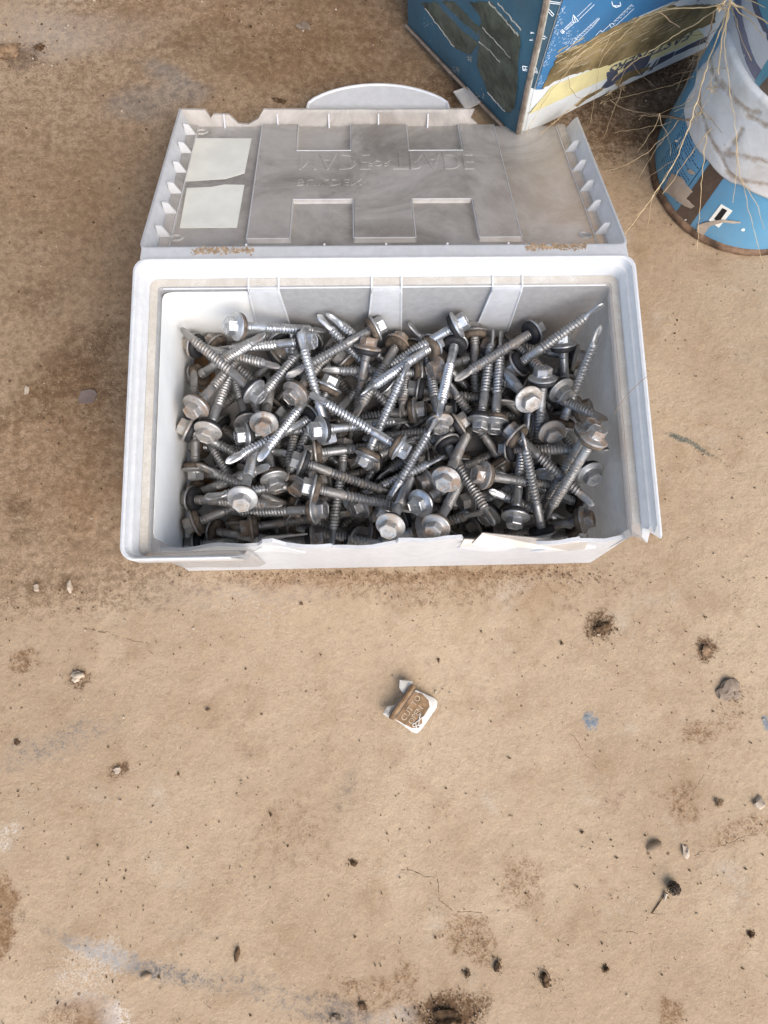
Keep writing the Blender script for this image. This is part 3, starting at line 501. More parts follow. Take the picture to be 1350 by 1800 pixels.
# flange centre (mm), axis from head to drill tip, label
SCREWS = '''
-106.3,58.6,22.5,-0.007,0.986,0.164,screw against the left wall with its hex head pointing down towards the front, shank upright
-107.1,77.1,35.3,0.874,-0.417,-0.250,dull grey hex head wedged at the left wall below two dusty heads
-105.8,83.7,15.5,0.516,-0.818,0.254,smooth shank showing just below the second dusty head from the left wall
-53.7,35.2,23.6,-0.856,0.371,0.359,screw whose drill tip points up left above the bare brown floor patch
-105.2,28.1,23.9,0.933,0.359,0.011,screw with brown washered head at the left wall, shank rising right under a flat one
-106.8,17.7,13.6,0.994,0.051,0.100,screw in the front left corner with black washer and head against the wall
-74.6,24.7,24.9,0.977,0.155,-0.145,screw with upright flange and thick brown washer near the front left corner
-39.2,31.3,37.8,-0.927,0.053,-0.372,screw lying flat along the front left, head at its right end, shank to the left
-107.2,41.1,23.7,0.927,-0.147,0.345,screw with black washer face against the left wall and drill tip pointing right
-45.3,48.3,25.9,-0.914,-0.198,0.355,bright drill tip pointing left, lying on the shank beside the big dusty head
-73.7,33.4,60.2,0.032,0.770,-0.637,largest dusty head near the front left, hex face towards the viewer
-97.1,25.2,12.3,0.879,-0.223,0.422,screw showing the underside of its washer, threads sloping down to the front broken wall
-42.0,17.8,23.1,-0.993,-0.087,-0.083,rust edged hex head lying at the broken front wall left of the upright thread
-53.1,27.3,12.1,0.913,-0.261,0.313,screw whose blade like drill tip ends at the front wall left of a dusty head
-23.9,67.4,23.5,-0.142,-0.989,0.036,screw standing upright in the picture with its tip near the front wall
-3.0,17.8,11.8,0.996,-0.087,-0.004,clean screw lying flat behind the broken front wall, shank to the left
57.6,17.5,16.7,-1.000,0.003,0.026,thin threads lying flat in front of the rusty round head
-0.4,18.8,57.2,0.284,0.700,-0.655,dusty stamped head near the front wall, right of the blade like drill tip
0.8,20.3,10.3,0.905,0.170,0.390,dusty threads running right from behind the rusty stamped head at the front
22.3,17.9,57.2,0.407,0.689,-0.600,rustiest round head, stamped and facing the viewer near the front wall
15.9,31.9,47.5,0.629,0.470,-0.619,head with one bright hex facet above the rusty round head
21.8,48.1,27.8,0.870,0.400,-0.287,dark brown hex head half hidden left of a rusty topped head
28.4,42.2,56.8,0.346,0.698,-0.626,rusty topped hex head facing the viewer in the middle right of the heap
49.5,46.0,47.5,0.927,-0.057,-0.371,brown rusty hex head tilted left beside the dark diagonal screw
34.6,29.1,10.2,0.820,0.363,0.442,brown dusty threads running up right behind the bright drill tip
44.8,38.1,24.0,0.903,0.329,-0.277,grey hex head half buried just left of the dark diagonal screw tip
55.4,30.2,24.8,0.642,0.743,-0.189,small head under the tip of the dark diagonal screw
66.4,25.6,39.5,0.191,0.951,-0.241,flat flange with its hex pointing to the front wall, right of the bright drill tip
80.6,91.9,30.8,-0.060,-0.881,-0.470,smooth drill blade hanging straight down beside the upright bright threaded screw
68.3,65.0,29.6,0.776,-0.187,0.602,screw pointing straight right with its drill tip touching the right wall
68.9,69.2,41.8,0.663,-0.737,0.130,screw sloping down right from a tilted head to the brown patch at the right wall
105.8,46.8,46.1,-0.228,0.826,-0.516,screw with black washer and hex head leaning on the right wall
103.1,23.5,35.3,-0.852,-0.062,-0.519,screw in the front right corner with a big brown washer and head to the right
106.4,19.4,10.9,-0.987,-0.116,-0.109,head tucked in the front right corner under the loose plastic strip
103.8,22.1,21.8,-0.908,0.337,0.251,bright silver drill tip pointing up left near the front right
99.9,57.6,72.7,-0.297,-0.595,-0.747,brown mud caked screw with its point down left near the front right
81.6,17.4,32.9,-0.209,0.919,0.335,screw standing upright in the picture with a brass like facet on its tip, front right
64.4,60.4,21.3,-0.559,0.797,0.229,long diagonal screw from a sharp upper left tip to a brown washered head
32.4,68.0,33.0,0.379,-0.883,0.278,dark screw with a black washer face, running diagonally to the front right
87.4,50.7,26.4,0.166,0.935,-0.312,head pointing to the front, between the upright bright screw and the right wall
78.7,31.9,13.8,0.061,0.944,0.325,dark drill tip pointing up between a tilted head and a facing head
88.6,70.9,40.8,-0.064,0.769,-0.636,big pale flange facing the viewer in the right part, below three clustered heads
73.6,85.0,54.5,-0.191,0.716,-0.671,lower left of three heads clustered near the right wall, stamped top
93.0,92.3,48.0,-0.408,0.801,-0.438,rightmost of three heads clustered near the right wall, tilted right
81.8,96.1,54.5,0.051,-0.765,-0.642,round flange facing straight up, topmost of three clustered heads near the right wall
83.4,102.2,28.6,0.499,-0.592,0.633,rust marked drill tip pointing down right against the right wall
96.1,77.5,35.1,0.272,0.784,0.558,thin pointed screw leaning upright against the right wall
74.4,112.8,34.3,0.669,0.308,0.676,screw reaching highest into the rear right corner with a forked drill tip
107.4,118.0,31.0,-0.905,0.338,-0.258,flange and black washer edge on, just under the rear right corner screw
97.6,120.1,43.1,0.142,-0.808,-0.571,small clean hex head peeping out below the rear right corner screw
61.6,127.0,25.2,0.903,-0.419,0.094,brownish screw with shank to the left passing behind the topmost clustered head
104.2,93.5,12.6,-0.791,0.510,0.337,flattened brown threads left of the topmost clustered head
45.6,131.7,9.8,0.533,-0.672,0.514,short smooth drill tip pointing down right, left of the clustered heads
82.8,130.7,37.1,-0.831,-0.547,0.104,screw with black washer face at the rear right, drill tip crossing down left
106.7,85.3,35.9,-0.831,-0.082,-0.550,dark brown head on its side near the right wall above another washer
100.6,63.8,64.2,-0.304,-0.587,-0.750,brown head with thick washer seen from behind at the right wall
38.7,91.3,18.1,0.985,-0.028,-0.169,dark threads lying flat in a gap behind the two parallel upright screws
58.9,78.4,37.5,0.127,0.989,-0.069,right one of two parallel upright screws, its head pointing to the viewer
51.2,79.8,36.6,0.182,0.982,-0.044,left one of two parallel upright screws at the rear
18.7,102.1,25.3,0.978,-0.194,0.075,screw lying straight across the middle, black washer at left, drill tip at right
51.2,134.4,30.2,0.008,-0.979,-0.202,dark washered head at the rear wall with its shank running to the front
39.3,126.2,33.1,-0.242,-0.901,0.361,screw under a wide black washer face whose bright tip meets another tip mid heap
38.8,130.8,46.6,-0.831,-0.313,-0.461,clean hex head standing highest at the rear wall, shank sloping down left
49.9,107.0,10.0,-0.671,0.535,0.513,small drill tip poking up alone at the rear wall
29.5,112.1,31.8,0.830,0.414,-0.373,brownish hex head tilted left in the gap behind the middle
39.5,79.9,29.9,-0.834,-0.515,-0.199,flange edge on with black washer, left of the long diagonal screw
28.3,78.6,38.0,-0.086,0.949,-0.303,pale jagged head right under the meeting drill tips mid heap
40.0,82.4,17.4,-0.971,-0.172,0.165,fine threads lying across just left of the pale jagged head
-11.4,60.0,38.7,0.424,0.894,0.144,bright screw with its drill tip pointing up right, mid heap
6.9,127.5,30.4,-0.457,-0.864,0.209,screw with large brown washer at the rear, shank running down left
26.0,123.7,35.0,-0.729,-0.617,0.295,polished bullet like drill tip pointing left over another shank
18.4,112.3,24.2,-0.966,-0.053,0.252,fat pale screw lying flat with its drill tip pointing left near the rear
-10.1,119.3,43.5,-0.193,-0.845,-0.499,rust stained head seen from the side over a black washer at the rear
-6.2,130.9,43.5,-0.879,-0.471,-0.081,screw at the rear wall with its hex head up right and shank running down left
-0.3,106.6,20.4,-0.662,0.544,0.516,broad bright drill tip pointing up left at the rear wall
6.9,117.5,16.6,-0.702,0.345,0.623,narrow drill tip just behind the broad bright one at the rear wall
-22.7,117.3,28.6,0.704,-0.678,-0.212,tilted grey hex head above the fat pale screw
7.2,131.9,10.5,-0.603,-0.741,0.294,dull threads running down left below the fat pale screw
34.1,103.6,11.4,-0.973,-0.198,-0.118,dark threads lying flat deep in the middle
16.7,133.0,12.3,-0.171,-0.904,0.391,rust brown drill blade pointing to the viewer in a dark gap
15.7,88.8,27.9,-0.963,-0.032,-0.267,dark small head turned right in a gap left of the middle
-31.8,99.1,38.3,-0.432,-0.870,-0.235,flange seen edge on behind the bright sloping screw
-35.3,72.2,47.1,0.871,0.230,-0.433,clean hex head with one very bright facet, left of the middle
-58.9,132.8,31.7,0.490,-0.840,-0.234,drill tip pointing down right under the crossing of two bright screws
5.2,62.8,45.1,-0.840,0.542,0.029,shiny screw sloping down right from a faceted tip, left of the middle
-32.9,74.5,35.0,-0.243,0.908,0.342,twisting bright screw whose chisel tip covers a head at the rear left
-44.0,123.3,44.3,-0.942,0.062,-0.329,silver hex head at the rear left with its black washer behind
-41.6,132.1,28.8,-0.533,-0.803,0.267,fat screw with a rounded drill tip pointing down left in the rear left part
-56.7,90.1,9.7,0.119,0.817,0.565,upright threads just left of the twisting bright screw
-49.1,94.2,43.9,0.515,0.770,-0.375,rusty faced hex head tilted down left below the twisting screw
-97.2,132.0,21.8,0.706,-0.708,-0.006,small drill tip pointing down right beside a rusty faced head
-107.2,128.8,27.9,0.901,-0.351,0.255,screw pointing right with its head hidden near the rear left corner
-106.4,112.9,22.5,0.773,0.175,0.609,screw with its chisel tip pointing up right in the rear left corner
-77.3,123.6,63.1,0.804,0.207,-0.557,shiny hex head standing against the rear white label
-70.8,93.7,48.4,-0.730,0.681,-0.058,long screw whose tip rests on the white label in the rear left corner
-100.9,86.1,47.3,0.425,0.796,-0.430,uppermost dusty head at the left wall with brown washer
-95.6,74.7,41.8,0.214,0.921,-0.326,second dusty head from the rear along the left wall, pale flange
-65.2,76.1,47.9,0.005,0.782,-0.623,pale round flange with a stamped rusty hex facing the viewer, left part
-77.4,83.5,27.7,-0.276,0.899,-0.340,thin dark shank with its flange tucked behind the pale round one
-75.5,72.1,39.4,0.919,0.187,-0.346,small dusty head on its side left of the two parallel bright tips
-40.8,99.6,31.7,-0.488,-0.806,0.335,bright screw with its drill tip pointing down left, right of the pale round flange
-41.5,84.5,31.1,-0.782,-0.538,0.315,leftmost of two parallel bright drill tips pointing down left
-106.5,74.6,11.5,0.947,-0.166,0.275,flat drill blade pointing right under the parallel bright tips
-106.7,46.8,14.7,0.807,0.119,0.579,fine threaded screw with a leaf like point turned right
-61.2,49.1,36.9,-0.256,0.932,-0.256,grey stamped hex head with a drill tip lying over its edge
-47.9,99.2,19.6,-0.130,-0.941,0.312,drill tip hanging down over the grey stamped head
-57.0,87.1,23.5,0.732,-0.591,-0.339,dark flange rim showing behind the bright down left screw
-61.2,123.4,23.5,-0.773,-0.538,-0.337,dark hex head sunk behind the fat rear left screw
-45.9,56.3,41.6,0.925,-0.298,-0.235,upper of two matching screws sloping right from grey hex heads at front centre
-39.3,40.9,46.5,0.967,-0.208,-0.146,lower of two matching screws sloping right from grey hex heads at front centre
-48.0,46.8,30.7,0.544,0.766,-0.343,small brown hex peeping out left of the lower matching screw
-39.1,63.4,33.5,0.993,0.111,-0.036,screw lying nearly level with a washer face at left, just above two matching screws
-2.2,32.9,32.1,0.516,0.823,0.238,pale bright screw rising up right to the meeting drill tips, centre of the heap
-18.6,39.9,21.9,0.883,0.348,0.315,silver drill tip pointing up right across the middle front
-8.5,62.2,24.6,0.834,0.481,-0.270,small grey hex below the level screw in the middle
11.7,92.6,13.9,-0.496,-0.868,-0.001,dull shank in the dark gap left of the pale bright screw
9.9,55.6,10.9,-0.784,-0.611,-0.108,dark threads running down left under the matching screws
-14.5,35.1,29.3,0.845,0.458,-0.277,dirty hex head under the lower matching screw
-4.8,32.5,21.1,0.910,0.293,-0.294,rim of a flange just behind the dusty stamped head
-19.4,18.3,19.0,-0.857,0.448,-0.257,small low head at the foot of the front wall
-10.7,20.4,15.8,0.971,-0.134,-0.199,pale low hex left of the dusty stamped head
17.1,20.8,31.1,-0.870,-0.142,-0.472,grey hex sunk between the two dusty stamped heads
107.7,37.5,13.2,-0.895,0.270,0.356,clean short threads glinting in a gap at the front right
67.7,117.0,17.8,-0.432,-0.871,-0.235,dark head in the gap behind the straight middle screw
-98.0,131.7,10.8,0.885,0.087,0.458,flange seen from behind in the rear left corner under the long screw
-9.3,29.9,11.0,-0.931,0.352,0.098,
-96.0,88.0,10.9,0.709,-0.697,-0.108,
70.1,59.8,10.9,-0.965,-0.259,-0.040,
-64.0,14.4,10.9,0.057,0.998,-0.010,
56.9,132.7,10.9,0.241,-0.965,-0.108,
-35.6,115.1,19.1,-0.198,-0.945,-0.259,
99.8,52.7,16.4,-0.928,-0.337,-0.160,
33.6,39.6,17.4,-0.982,0.188,0.023,
108.4,120.4,15.7,-0.969,-0.234,-0.075,
64.2,100.8,22.4,0.739,-0.594,-0.319,
26.7,92.9,13.2,-0.776,-0.613,-0.149,
-67.7,91.0,18.8,0.332,-0.943,0.030,
-73.2,55.6,12.6,-0.125,0.991,-0.053,
-33.1,54.3,12.9,0.970,0.193,-0.145,
10.3,67.4,13.6,-0.733,-0.665,-0.145,
-19.6,67.7,10.9,-0.409,0.913,-0.001,
48.8,25.3,13.4,0.880,0.457,-0.128,
42.1,61.6,14.2,-0.020,0.986,-0.168,
-77.8,54.9,22.6,0.672,0.667,-0.322,
84.1,134.2,10.9,-0.169,-0.980,-0.108,
-108.1,60.2,10.9,0.953,-0.284,-0.108,
6.2,131.2,20.0,-0.877,-0.394,-0.275,
0.2,37.3,12.1,-0.965,0.258,0.058,
-7.0,86.7,11.0,-0.587,0.804,0.094,
-92.3,62.7,14.1,0.401,-0.901,-0.167,
-70.0,37.6,16.4,0.963,0.170,-0.208,
-72.3,26.8,14.2,0.928,0.356,0.110,
8.9,30.1,10.9,0.941,0.321,-0.108,
-70.9,110.0,10.9,0.869,0.482,-0.108,
23.2,65.6,10.9,0.993,0.049,-0.108,
-66.7,50.0,18.0,0.790,0.564,-0.239,
-61.0,127.1,15.0,0.605,-0.775,-0.184,
-83.4,28.4,14.6,0.043,0.999,-0.016,
-66.1,98.2,11.8,0.704,0.676,0.217,
'''
# ---------------------------------------------------------------- screws
def lathe(prof, n=24):
    return MB().loops([[(r * math.cos(a), r * math.sin(a), z) for a in [k * 2 * math.pi / n for k in range(n)]] for r, z in prof])
def head_mesh():
    m = lathe([(2.4, .35), (7.2, .3), (7.6, .0), (7.65, -.55), (7.3, -.95), (5.9, -1.25), (4.7, -1.9), (4.5, -2.6)], 28)
    hexr = lambda r, z: [(r * math.cos(k * math.pi / 3), r * math.sin(k * math.pi / 3), z) for k in range(6)]
    m.loops([hexr(4.8, -1.2), hexr(4.85, -5.6), hexr(4.5, -6.15), hexr(3.7, -6.25), hexr(3.4, -5.95)])
    for cx, r in ((-.85, .8), (.85, .8)):   # raised stamp on the hex face
        m.loops([[(cx + q * math.cos(a), q * math.sin(a) * 1.2, z) for a in [k * math.pi / 5 for k in range(10)]] for q, z in ((r, -5.9), (r, -6.25), (r * .5, -6.25), (r * .5, -5.9))])
    return m
def shank_mesh(n=12):
    m = MB(); rings = []; z = 2.6
    while z <= 45.2:
        if z < 7.2: p, r0, h, amp = 1.45, 2.42, .42, min(1, (7.2 - z) / .5)
        elif z < 16.2: p, r0, h, amp = 1.8, 2.5, 0, 0
        else: p, r0, h, amp = 1.85, 2.15, .82, min(1, (z - 16.2) / 1.2) * min(1, max(.15, (45.4 - z) / 2.0))
        ring = []
        for k in range(n):
            f = (z / p - k / n) % 1.0; t = max(0, 1 - abs(f - .5) / .36); r = r0 + h * amp * t ** .8
            if 13.2 < z < 16 and k % 3 == 0: r += .22
            a = k * 2 * math.pi / n; ring.append((r * math.cos(a), r * math.sin(a), z))
        rings.append(ring); z += .30 if (z < 7.2 or z > 16) else .9
    return m.loops(rings)
def tip_mesh(n=16):
    m = MB(); rings = []
    for z, sc_, fl in ((44.6, 1, 0), (45.2, 1, .15), (46.0, 1, .75), (48, 1, .9), (51, 1, 1.08), (53.0, .98, 1.1), (54.0, .80, 1.05), (54.8, .50, .95), (55.3, .2, .7)):
        ring = []
        for k in range(n):
            a = k * 2 * math.pi / n; r = 2.12 * sc_
            c = abs(math.sin(a + z * .06)); q = max(0, (c - .35) / .65)
            r *= 1 - fl * .62 * q ** .7
            ring.append((r * math.cos(a), r * math.sin(a), z))
        rings.append(ring)
    return m.loops(rings)
def washer_mesh(): return lathe([(2.5, .4), (6.7, .36), (7.0, .9), (6.9, 1.9), (6.3, 2.9), (5.2, 3.3), (3.1, 3.1), (2.6, 2.7)], 22)
def me_of(mb, name, mt, sm):
    o = mb.build(name, mt, smooth=sm); me = o.data; bpy.data.objects.remove(o); return me
ME = {'head': me_of(head_mesh(), 'head', M_zinc, 25), 'washer': me_of(washer_mesh(), 'washer', M_rubber, 40), 'shank': me_of(shank_mesh(), 'shank', M_zinc, 50), 'drill_tip': me_of(tip_mesh(), 'drill_tip', M_zinc, 30)}
GS = 'self drilling hex screws heaped in the open box'
BURIED = 'dull grey hex screw buried deep under the others in the heap'
random.seed(11)
for line in SCREWS.strip().split('\n'):
    hx, hy, hz, ax, ay, az, lab = line.split(',', 6)
    root = empty('hex_screw', (float(hx), float(hy), float(hz)))
    q = Vector((float(ax), float(ay), float(az))).to_track_quat('Z', 'Y'); root.rotation_mode = 'QUATERNION'
    root.rotation_quaternion = q @ Matrix.Rotation(random.uniform(0, 6.28), 3, 'Z').to_quaternion()
    tag(root, lab or BURIED, 'screw', GS)
    l = lab.lower()
    if any(k in l for k in ('bright', 'shiny', 'polished', 'silver', 'clean')): mh, ms = M_bright, M_bright
    elif 'rust' in l: mh, ms = M_rusty, M_dull
    elif any(k in l for k in ('brown', 'mud')): mh, ms = M_rusty, M_dull
    elif any(k in l for k in ('dusty', 'pale', 'largest')): mh, ms = M_dusty, M_zinc
    elif any(k in l for k in ('dark', 'dull', 'deep')) or not l: mh, ms = M_dull, M_dull
    else: mh, ms = random.choice([(M_zinc, M_zinc), (M_dusty, M_zinc), (M_zinc, M_dull)])
    wm = M_rubber if 'black' in l or ('brown' not in l and random.random() < .5) else M_rubber_d
    for nm, mt in (('head', mh), ('washer', wm), ('shank', ms), ('drill_tip', ms)):
        o = bpy.data.objects.new(nm, ME[nm]); COL.objects.link(o); o.parent = root
        o.material_slots[0].link = 'OBJECT'; o.material_slots[0].material = mt

# ---------------------------------------------------------------- blue cardboard carton
A = at((903, 241), 12); LC = at((715, 45), 5); RC = at((1255, 75), 6)
UP = Vector((-.068, -.035, 1)).normalized()
E1 = (RC - A).normalized(); E2 = (LC - A).normalized(); N1 = E1.cross(UP).normalized(); N2 = UP.cross(E2).normalized()
W1, W2, HC = 178.0, (LC - A).length, 118.0
def fr(s, t, h): return A + E1 * s + UP * t + N1 * h
def lf(s, t, h): return A + E2 * s + UP * t + N2 * h
def solve(q, e):
    a, b, c = e.dot(e), e.dot(UP), UP.dot(UP); x, y = q.dot(e), q.dot(UP); d = a * c - b * b
    return ((x * c - y * b) / d, (y * a - x * b) / d)
def fpx(px): return solve(onplane(px, A, N1) - A, E1)
def lpx(px): return solve(onplane(px, A, N2) - A, E2)
def z6(x, y): return (700 + x / 3.375, y / 3.375)
def z7(x, y): return (920 + x / 3.1395, y / 3.1395)
def z4(x, y): return (910 + x / 6.75, y / 6.75)
def z1(x, y): return (1030 + x / 5.625, 30 + y / 5.625)
M_blue = simple('printed blue card', (.022, .135, .29), .45, .12, 30, .12, 400, .0003, .45)
M_teal = simple('faded teal card', (.022, .098, .145), .6, .18, 30, .2, 300, .0004, .3)
M_dteal = simple('dark teal card', (.010, .062, .105), .42, .15, 40, .1, 400, .0002, .4)
M_cwhite = simple('white card print', (.70, .735, .74), .45, .06, 45, .12, 400, .0003, .4)
M_yellow = simple('pale yellow card print', (.74, .66, .33), .5, .08, 60, .1, 400, .0003, .35)
M_navy = simple('navy print', (.014, .035, .085), .5, .3, 60, .1, 400, .0002, .3)
M_torn = simple('torn brown card', (.21, .155, .075), .85, .5, 55, .6, 260, .0008, .15)
M_olive = simple('torn olive card', (.060, .066, .048), .9, .45, 90, .7, 260, .001, .1)
M_board = simple('grey brown board edge', (.20, .155, .12), .9, .3, 200, .3, 500, .0004, .1)
M_peel = simple('pale peeled paper edge', (.40, .37, .31), .85, .3, 150, .3, 500, .0004, .1)
M_white = simple('white printing', (.72, .78, .82), .5, .1, 100, 0)
for m_, a_ in ((M_blue, .12), (M_teal, .14), (M_dteal, .14), (M_cwhite, .3), (M_yellow, .3), (M_navy, .3), (M_olive, .15)): dust_over(m_, a_)
carton = tag(empty('cardboard_carton', A), 'battered blue cardboard carton with a yellow stripe, standing upside down on the lid', 'carton')
def cput(o): return put(o, carton)
m = MB(); b0 = [A + N1 * -1.5 + N2 * -1.5 + E1 * 1 + E2 * 1, A + E1 * W1 - N1 * 1.5, A + E1 * W1 + E2 * W2, A + E2 * W2 - N2 * 1.5]
m.loops([[p + UP * 1 for p in b0], [p + UP * HC for p in b0]]); cput(m.build('carton_body', M_board, smooth=0))
fold = [(9.5, 0), (10.0, 30), fpx((937, 154)), fpx((984, 0))]
sl_ = (fold[3][0] - fold[2][0]) / (fold[3][1] - fold[2][1]); ftop = fold[3][0] + sl_ * (HC - fold[3][1])
front = [(7.5, 0), fold[2], fold[3], (ftop, HC), (W1, HC), (W1, 0)]
cput(slab(front, 14, lambda s, t, h: fr(s, t, h + .5 + .5 * math.sin(s * .05 + 1)), 1.0, 1.5).build('front_panel', M_cwhite, smooth=40))
# narrow facet between the board edge and the fold
m = MB(); L1 = [(0.5, 0, -1.5), (0.5, 42, -1.5), (.5, HC, -1.5)]; R1 = [(7.5, 0, .8), (fold[2][0], fold[2][1], .8), (ftop, HC, .8)]
fq = lambda pts: [fr(*p) for p in pts]
l2, r2 = fq(L1), fq(R1)
cput(MB().loops([[l2[1], r2[1], r2[1] - N1 * 1.5, l2[1] - N1 * 1.5], [l2[2], r2[2], r2[2] - N1 * 1.5, l2[2] - N1 * 1.5]]).build('corner_strip', M_dteal, smooth=0))
cput(MB().loops([[l2[0], r2[0], r2[0] - N1 * 1.5, l2[0] - N1 * 1.5], [l2[1], r2[1], r2[1] - N1 * 1.5, l2[1] - N1 * 1.5]]).build('corner_strip', M_cwhite, smooth=0))
def fpatch(name, pxs, mt, h0, th=.12, step=8, wob=0):
    poly = [Vector(fpx(p)) for p in pxs]
    if wob:
        r = random.Random(len(pxs)); out = []
        for i, p in enumerate(poly):
            q = poly[(i + 1) % len(poly)]; n = max(1, int((q - p).length / 2.2))
            out += [p.lerp(q, k / n) + Vector((r.uniform(-wob, wob), r.uniform(-wob, wob))) * (1 if k else .3) for k in range(n)]
        poly = out
    base = lambda s: .5 + .5 * math.sin(s * .05 + 1)
    return cput(slab(poly, step, lambda s, t, h: fr(s, t, 1.02 + base(s) + h0 + h), th, 0).build(name, mt, smooth=30))
def fst(s, t, h): return fr(s, t, 1.3 + .5 + .5 * math.sin(s * .05 + 1) + h)
bl = [Vector(fold[2]) + Vector((.3, .4)), Vector(fold[3]), Vector((ftop, HC)), Vector((W1, HC)), Vector((W1, 42))] + [Vector(fpx(p)) for p in ((1180, 0), (1079, 45), (980, 95), (952, 152))]
cput(slab([tuple(p) for p in bl], 10, lambda s, t, h: fr(s, t, 1.03 + .5 + .5 * math.sin(s * .05 + 1) + h), .1, 0).build('blue_print', M_blue, smooth=30))
fpatch('yellow_stripe', [z7(20, 615), z7(150, 458), z7(300, 402), z7(460, 340), z7(620, 285), z7(800, 212), z7(960, 150), z7(985, 190), z7(800, 275), z7(640, 345), z7(455, 425), z7(230, 520)], M_yellow, .12, .1, 8, .25)
fpatch('torn_patch', [z7(90, 475), z7(180, 283), z7(340, 215), z7(500, 130), z7(640, 85), z7(800, 20), z7(1060, 10), z7(1045, 110), z7(940, 150), z7(800, 222), z7(620, 295), z7(455, 350), z7(240, 402), z7(150, 440)], M_torn, .1, .35, 5, .8)
random.seed(5)
m = MB()
for k in range(90):                         # torn fibres on the patch
    x = random.uniform(150, 980); y = 420 - (x - 150) * .38 - random.uniform(10, 150)
    s, t = fpx(z7(x, y)); l = random.uniform(3, 12); d = random.uniform(-.1, .35)
    m.loops(ribbon([(s, t), (s + l * .5, t + l * d * .5 + random.uniform(-.3, .3)), (s + l, t + l * d)], random.uniform(.15, .6), fst, .5).v and [] or []) if False else None
    rb = ribbon([(s, t), (s + l * .5, t + l * d * .5 + random.uniform(-.3, .3)), (s + l, t + l * d * .6)], random.uniform(.2, .7), fst, random.uniform(.25, .5)); m.add(rb.v, rb.f)
cput(tag(m.build('torn_fibre', simple('card fibre', (.30, .24, .15), .9, .5, 40, 0), smooth=0), kind='stuff'))
m = MB()
for k in range(110):                        # white scuffs along the fold
    u = random.random() ** .8; s0 = fold[2][0] + (fold[3][0] - fold[2][0]) * u + random.gauss(1.2, 1.3); t0 = fold[2][1] + (fold[3][1] - fold[2][1]) * u - random.uniform(0, 6)
    if t0 < fold[2][1] + 1: continue
    l = random.uniform(.4, 1.8); rb = ribbon([(s0, t0), (s0 + random.uniform(.2, 1) * l, t0 + random.uniform(-.2, .9) * l)], random.uniform(.08, .24), fst, .06); m.add(rb.v, rb.f)
for k in range(70):
    x = random.gauss(600, 70); y = random.gauss(420, 50); s0, t0 = fpx(z4(x, y)); l = random.uniform(.4, 1.4)
    rb = ribbon([(s0, t0), (s0 + l * .7, t0 + l * .5)], random.uniform(.07, .18), fst, .06); m.add(rb.v, rb.f)
cput(tag(m.build('scuff_mark', M_white, smooth=0), kind='stuff'))
def fline(pts, wd=.55, z=z4):
    rb = ribbon([fpx(z(*p)) for p in pts], wd, fst, .08); return rb
def drawing(lines, wd=.36):
    m = MB()
    for l in lines:
        rb = fline(l, wd); m.add(rb.v, rb.f)
    cput(m.build('screw_drawing', M_white, smooth=0))
def zig(a, b, n, amp):
    (x0, y0), (x1, y1) = a, b; L = math.hypot(x1 - x0, y1 - y0); nx, ny = -(y1 - y0) / L, (x1 - x0) / L
    return [(x0 + (x1 - x0) * k / n + nx * amp * (1 if k % 2 else -1), y0 + (y1 - y0) * k / n + ny * amp * (1 if k % 2 else -1)) for k in range(n + 1)]
drawing([[(480, 330), (500, 308), (532, 340), (510, 362), (480, 330)], [(496, 322), (520, 350)], [(525, 300), (620, 215)], [(542, 322), (642, 236)], zig((535, 310), (630, 225), 9, 8), [(632, 138), (695, 215), (645, 232), (620, 195), (632, 138)], [(640, 160), (660, 220)], [(680, 160), (850, 0)], [(705, 190), (885, 20)]])
drawing([[(545, 560), (600, 520), (680, 430)], zig((670, 440), (860, 265), 15, 14), [(665, 425), (850, 255)], [(690, 452), (875, 280)], [(850, 258), (930, 185), (952, 188), (875, 282)], [(865, 270), (940, 195)]], .3)
drawing([[(905, 392), (960, 335), (990, 352)], [(990, 345), (1075, 270)], [(1070, 265), (1110, 250), (1130, 282), (1092, 302), (1070, 265)], zig((1110, 265), (1350, 40), 13, 13), [(1120, 235), (1340, 25)], [(1140, 285), (1365, 80)]])
drawing([[(1095, -10), (1110, 40), (1150, 62), (1205, 45), (1195, 0)], [(1110, 40), (1205, 45)]], .5)
drawing([[(930, 410), (940, 430)], [(950, 405), (965, 430)], [(985, 400), (990, 415)]], .3)
def sst(px):
    s, t = fpx(px); k = max(0, min(1, s / max(1, ftop * t / HC))); return (s, t)
def dst(s, t, h): return fr(s, t, -1.3 + 2.3 * max(0, min(1, (s - .5) / max(2, fold[2][0] + (ftop - fold[2][0]) * (t - fold[2][1]) / (HC - fold[2][1]) - .5))) + .15 + h)
m = MB()
for l in ([(165, 410), (250, 405), (335, 435), (250, 485), (155, 495)], zig((170, 405), (320, 425), 14, 7), zig((160, 495), (320, 450), 14, 7), [(70, 802), (215, 800), (228, 852), (75, 852), (70, 802)], [(75, 835), (225, 835)], [(100, 805), (110, 835)], [(150, 805), (160, 835)], [(300, 5), (335, 110), (405, 182)], [(350, 0), (362, 100), (420, 160), (405, 182)], [(370, 20), (500, 12)], [(370, 40), (500, 30)]):
    rb = ribbon([fpx(z4(*p)) for p in l], .35, dst, .08); m.add(rb.v, rb.f)
cput(m.build('screw_drawing', M_white, smooth=0))
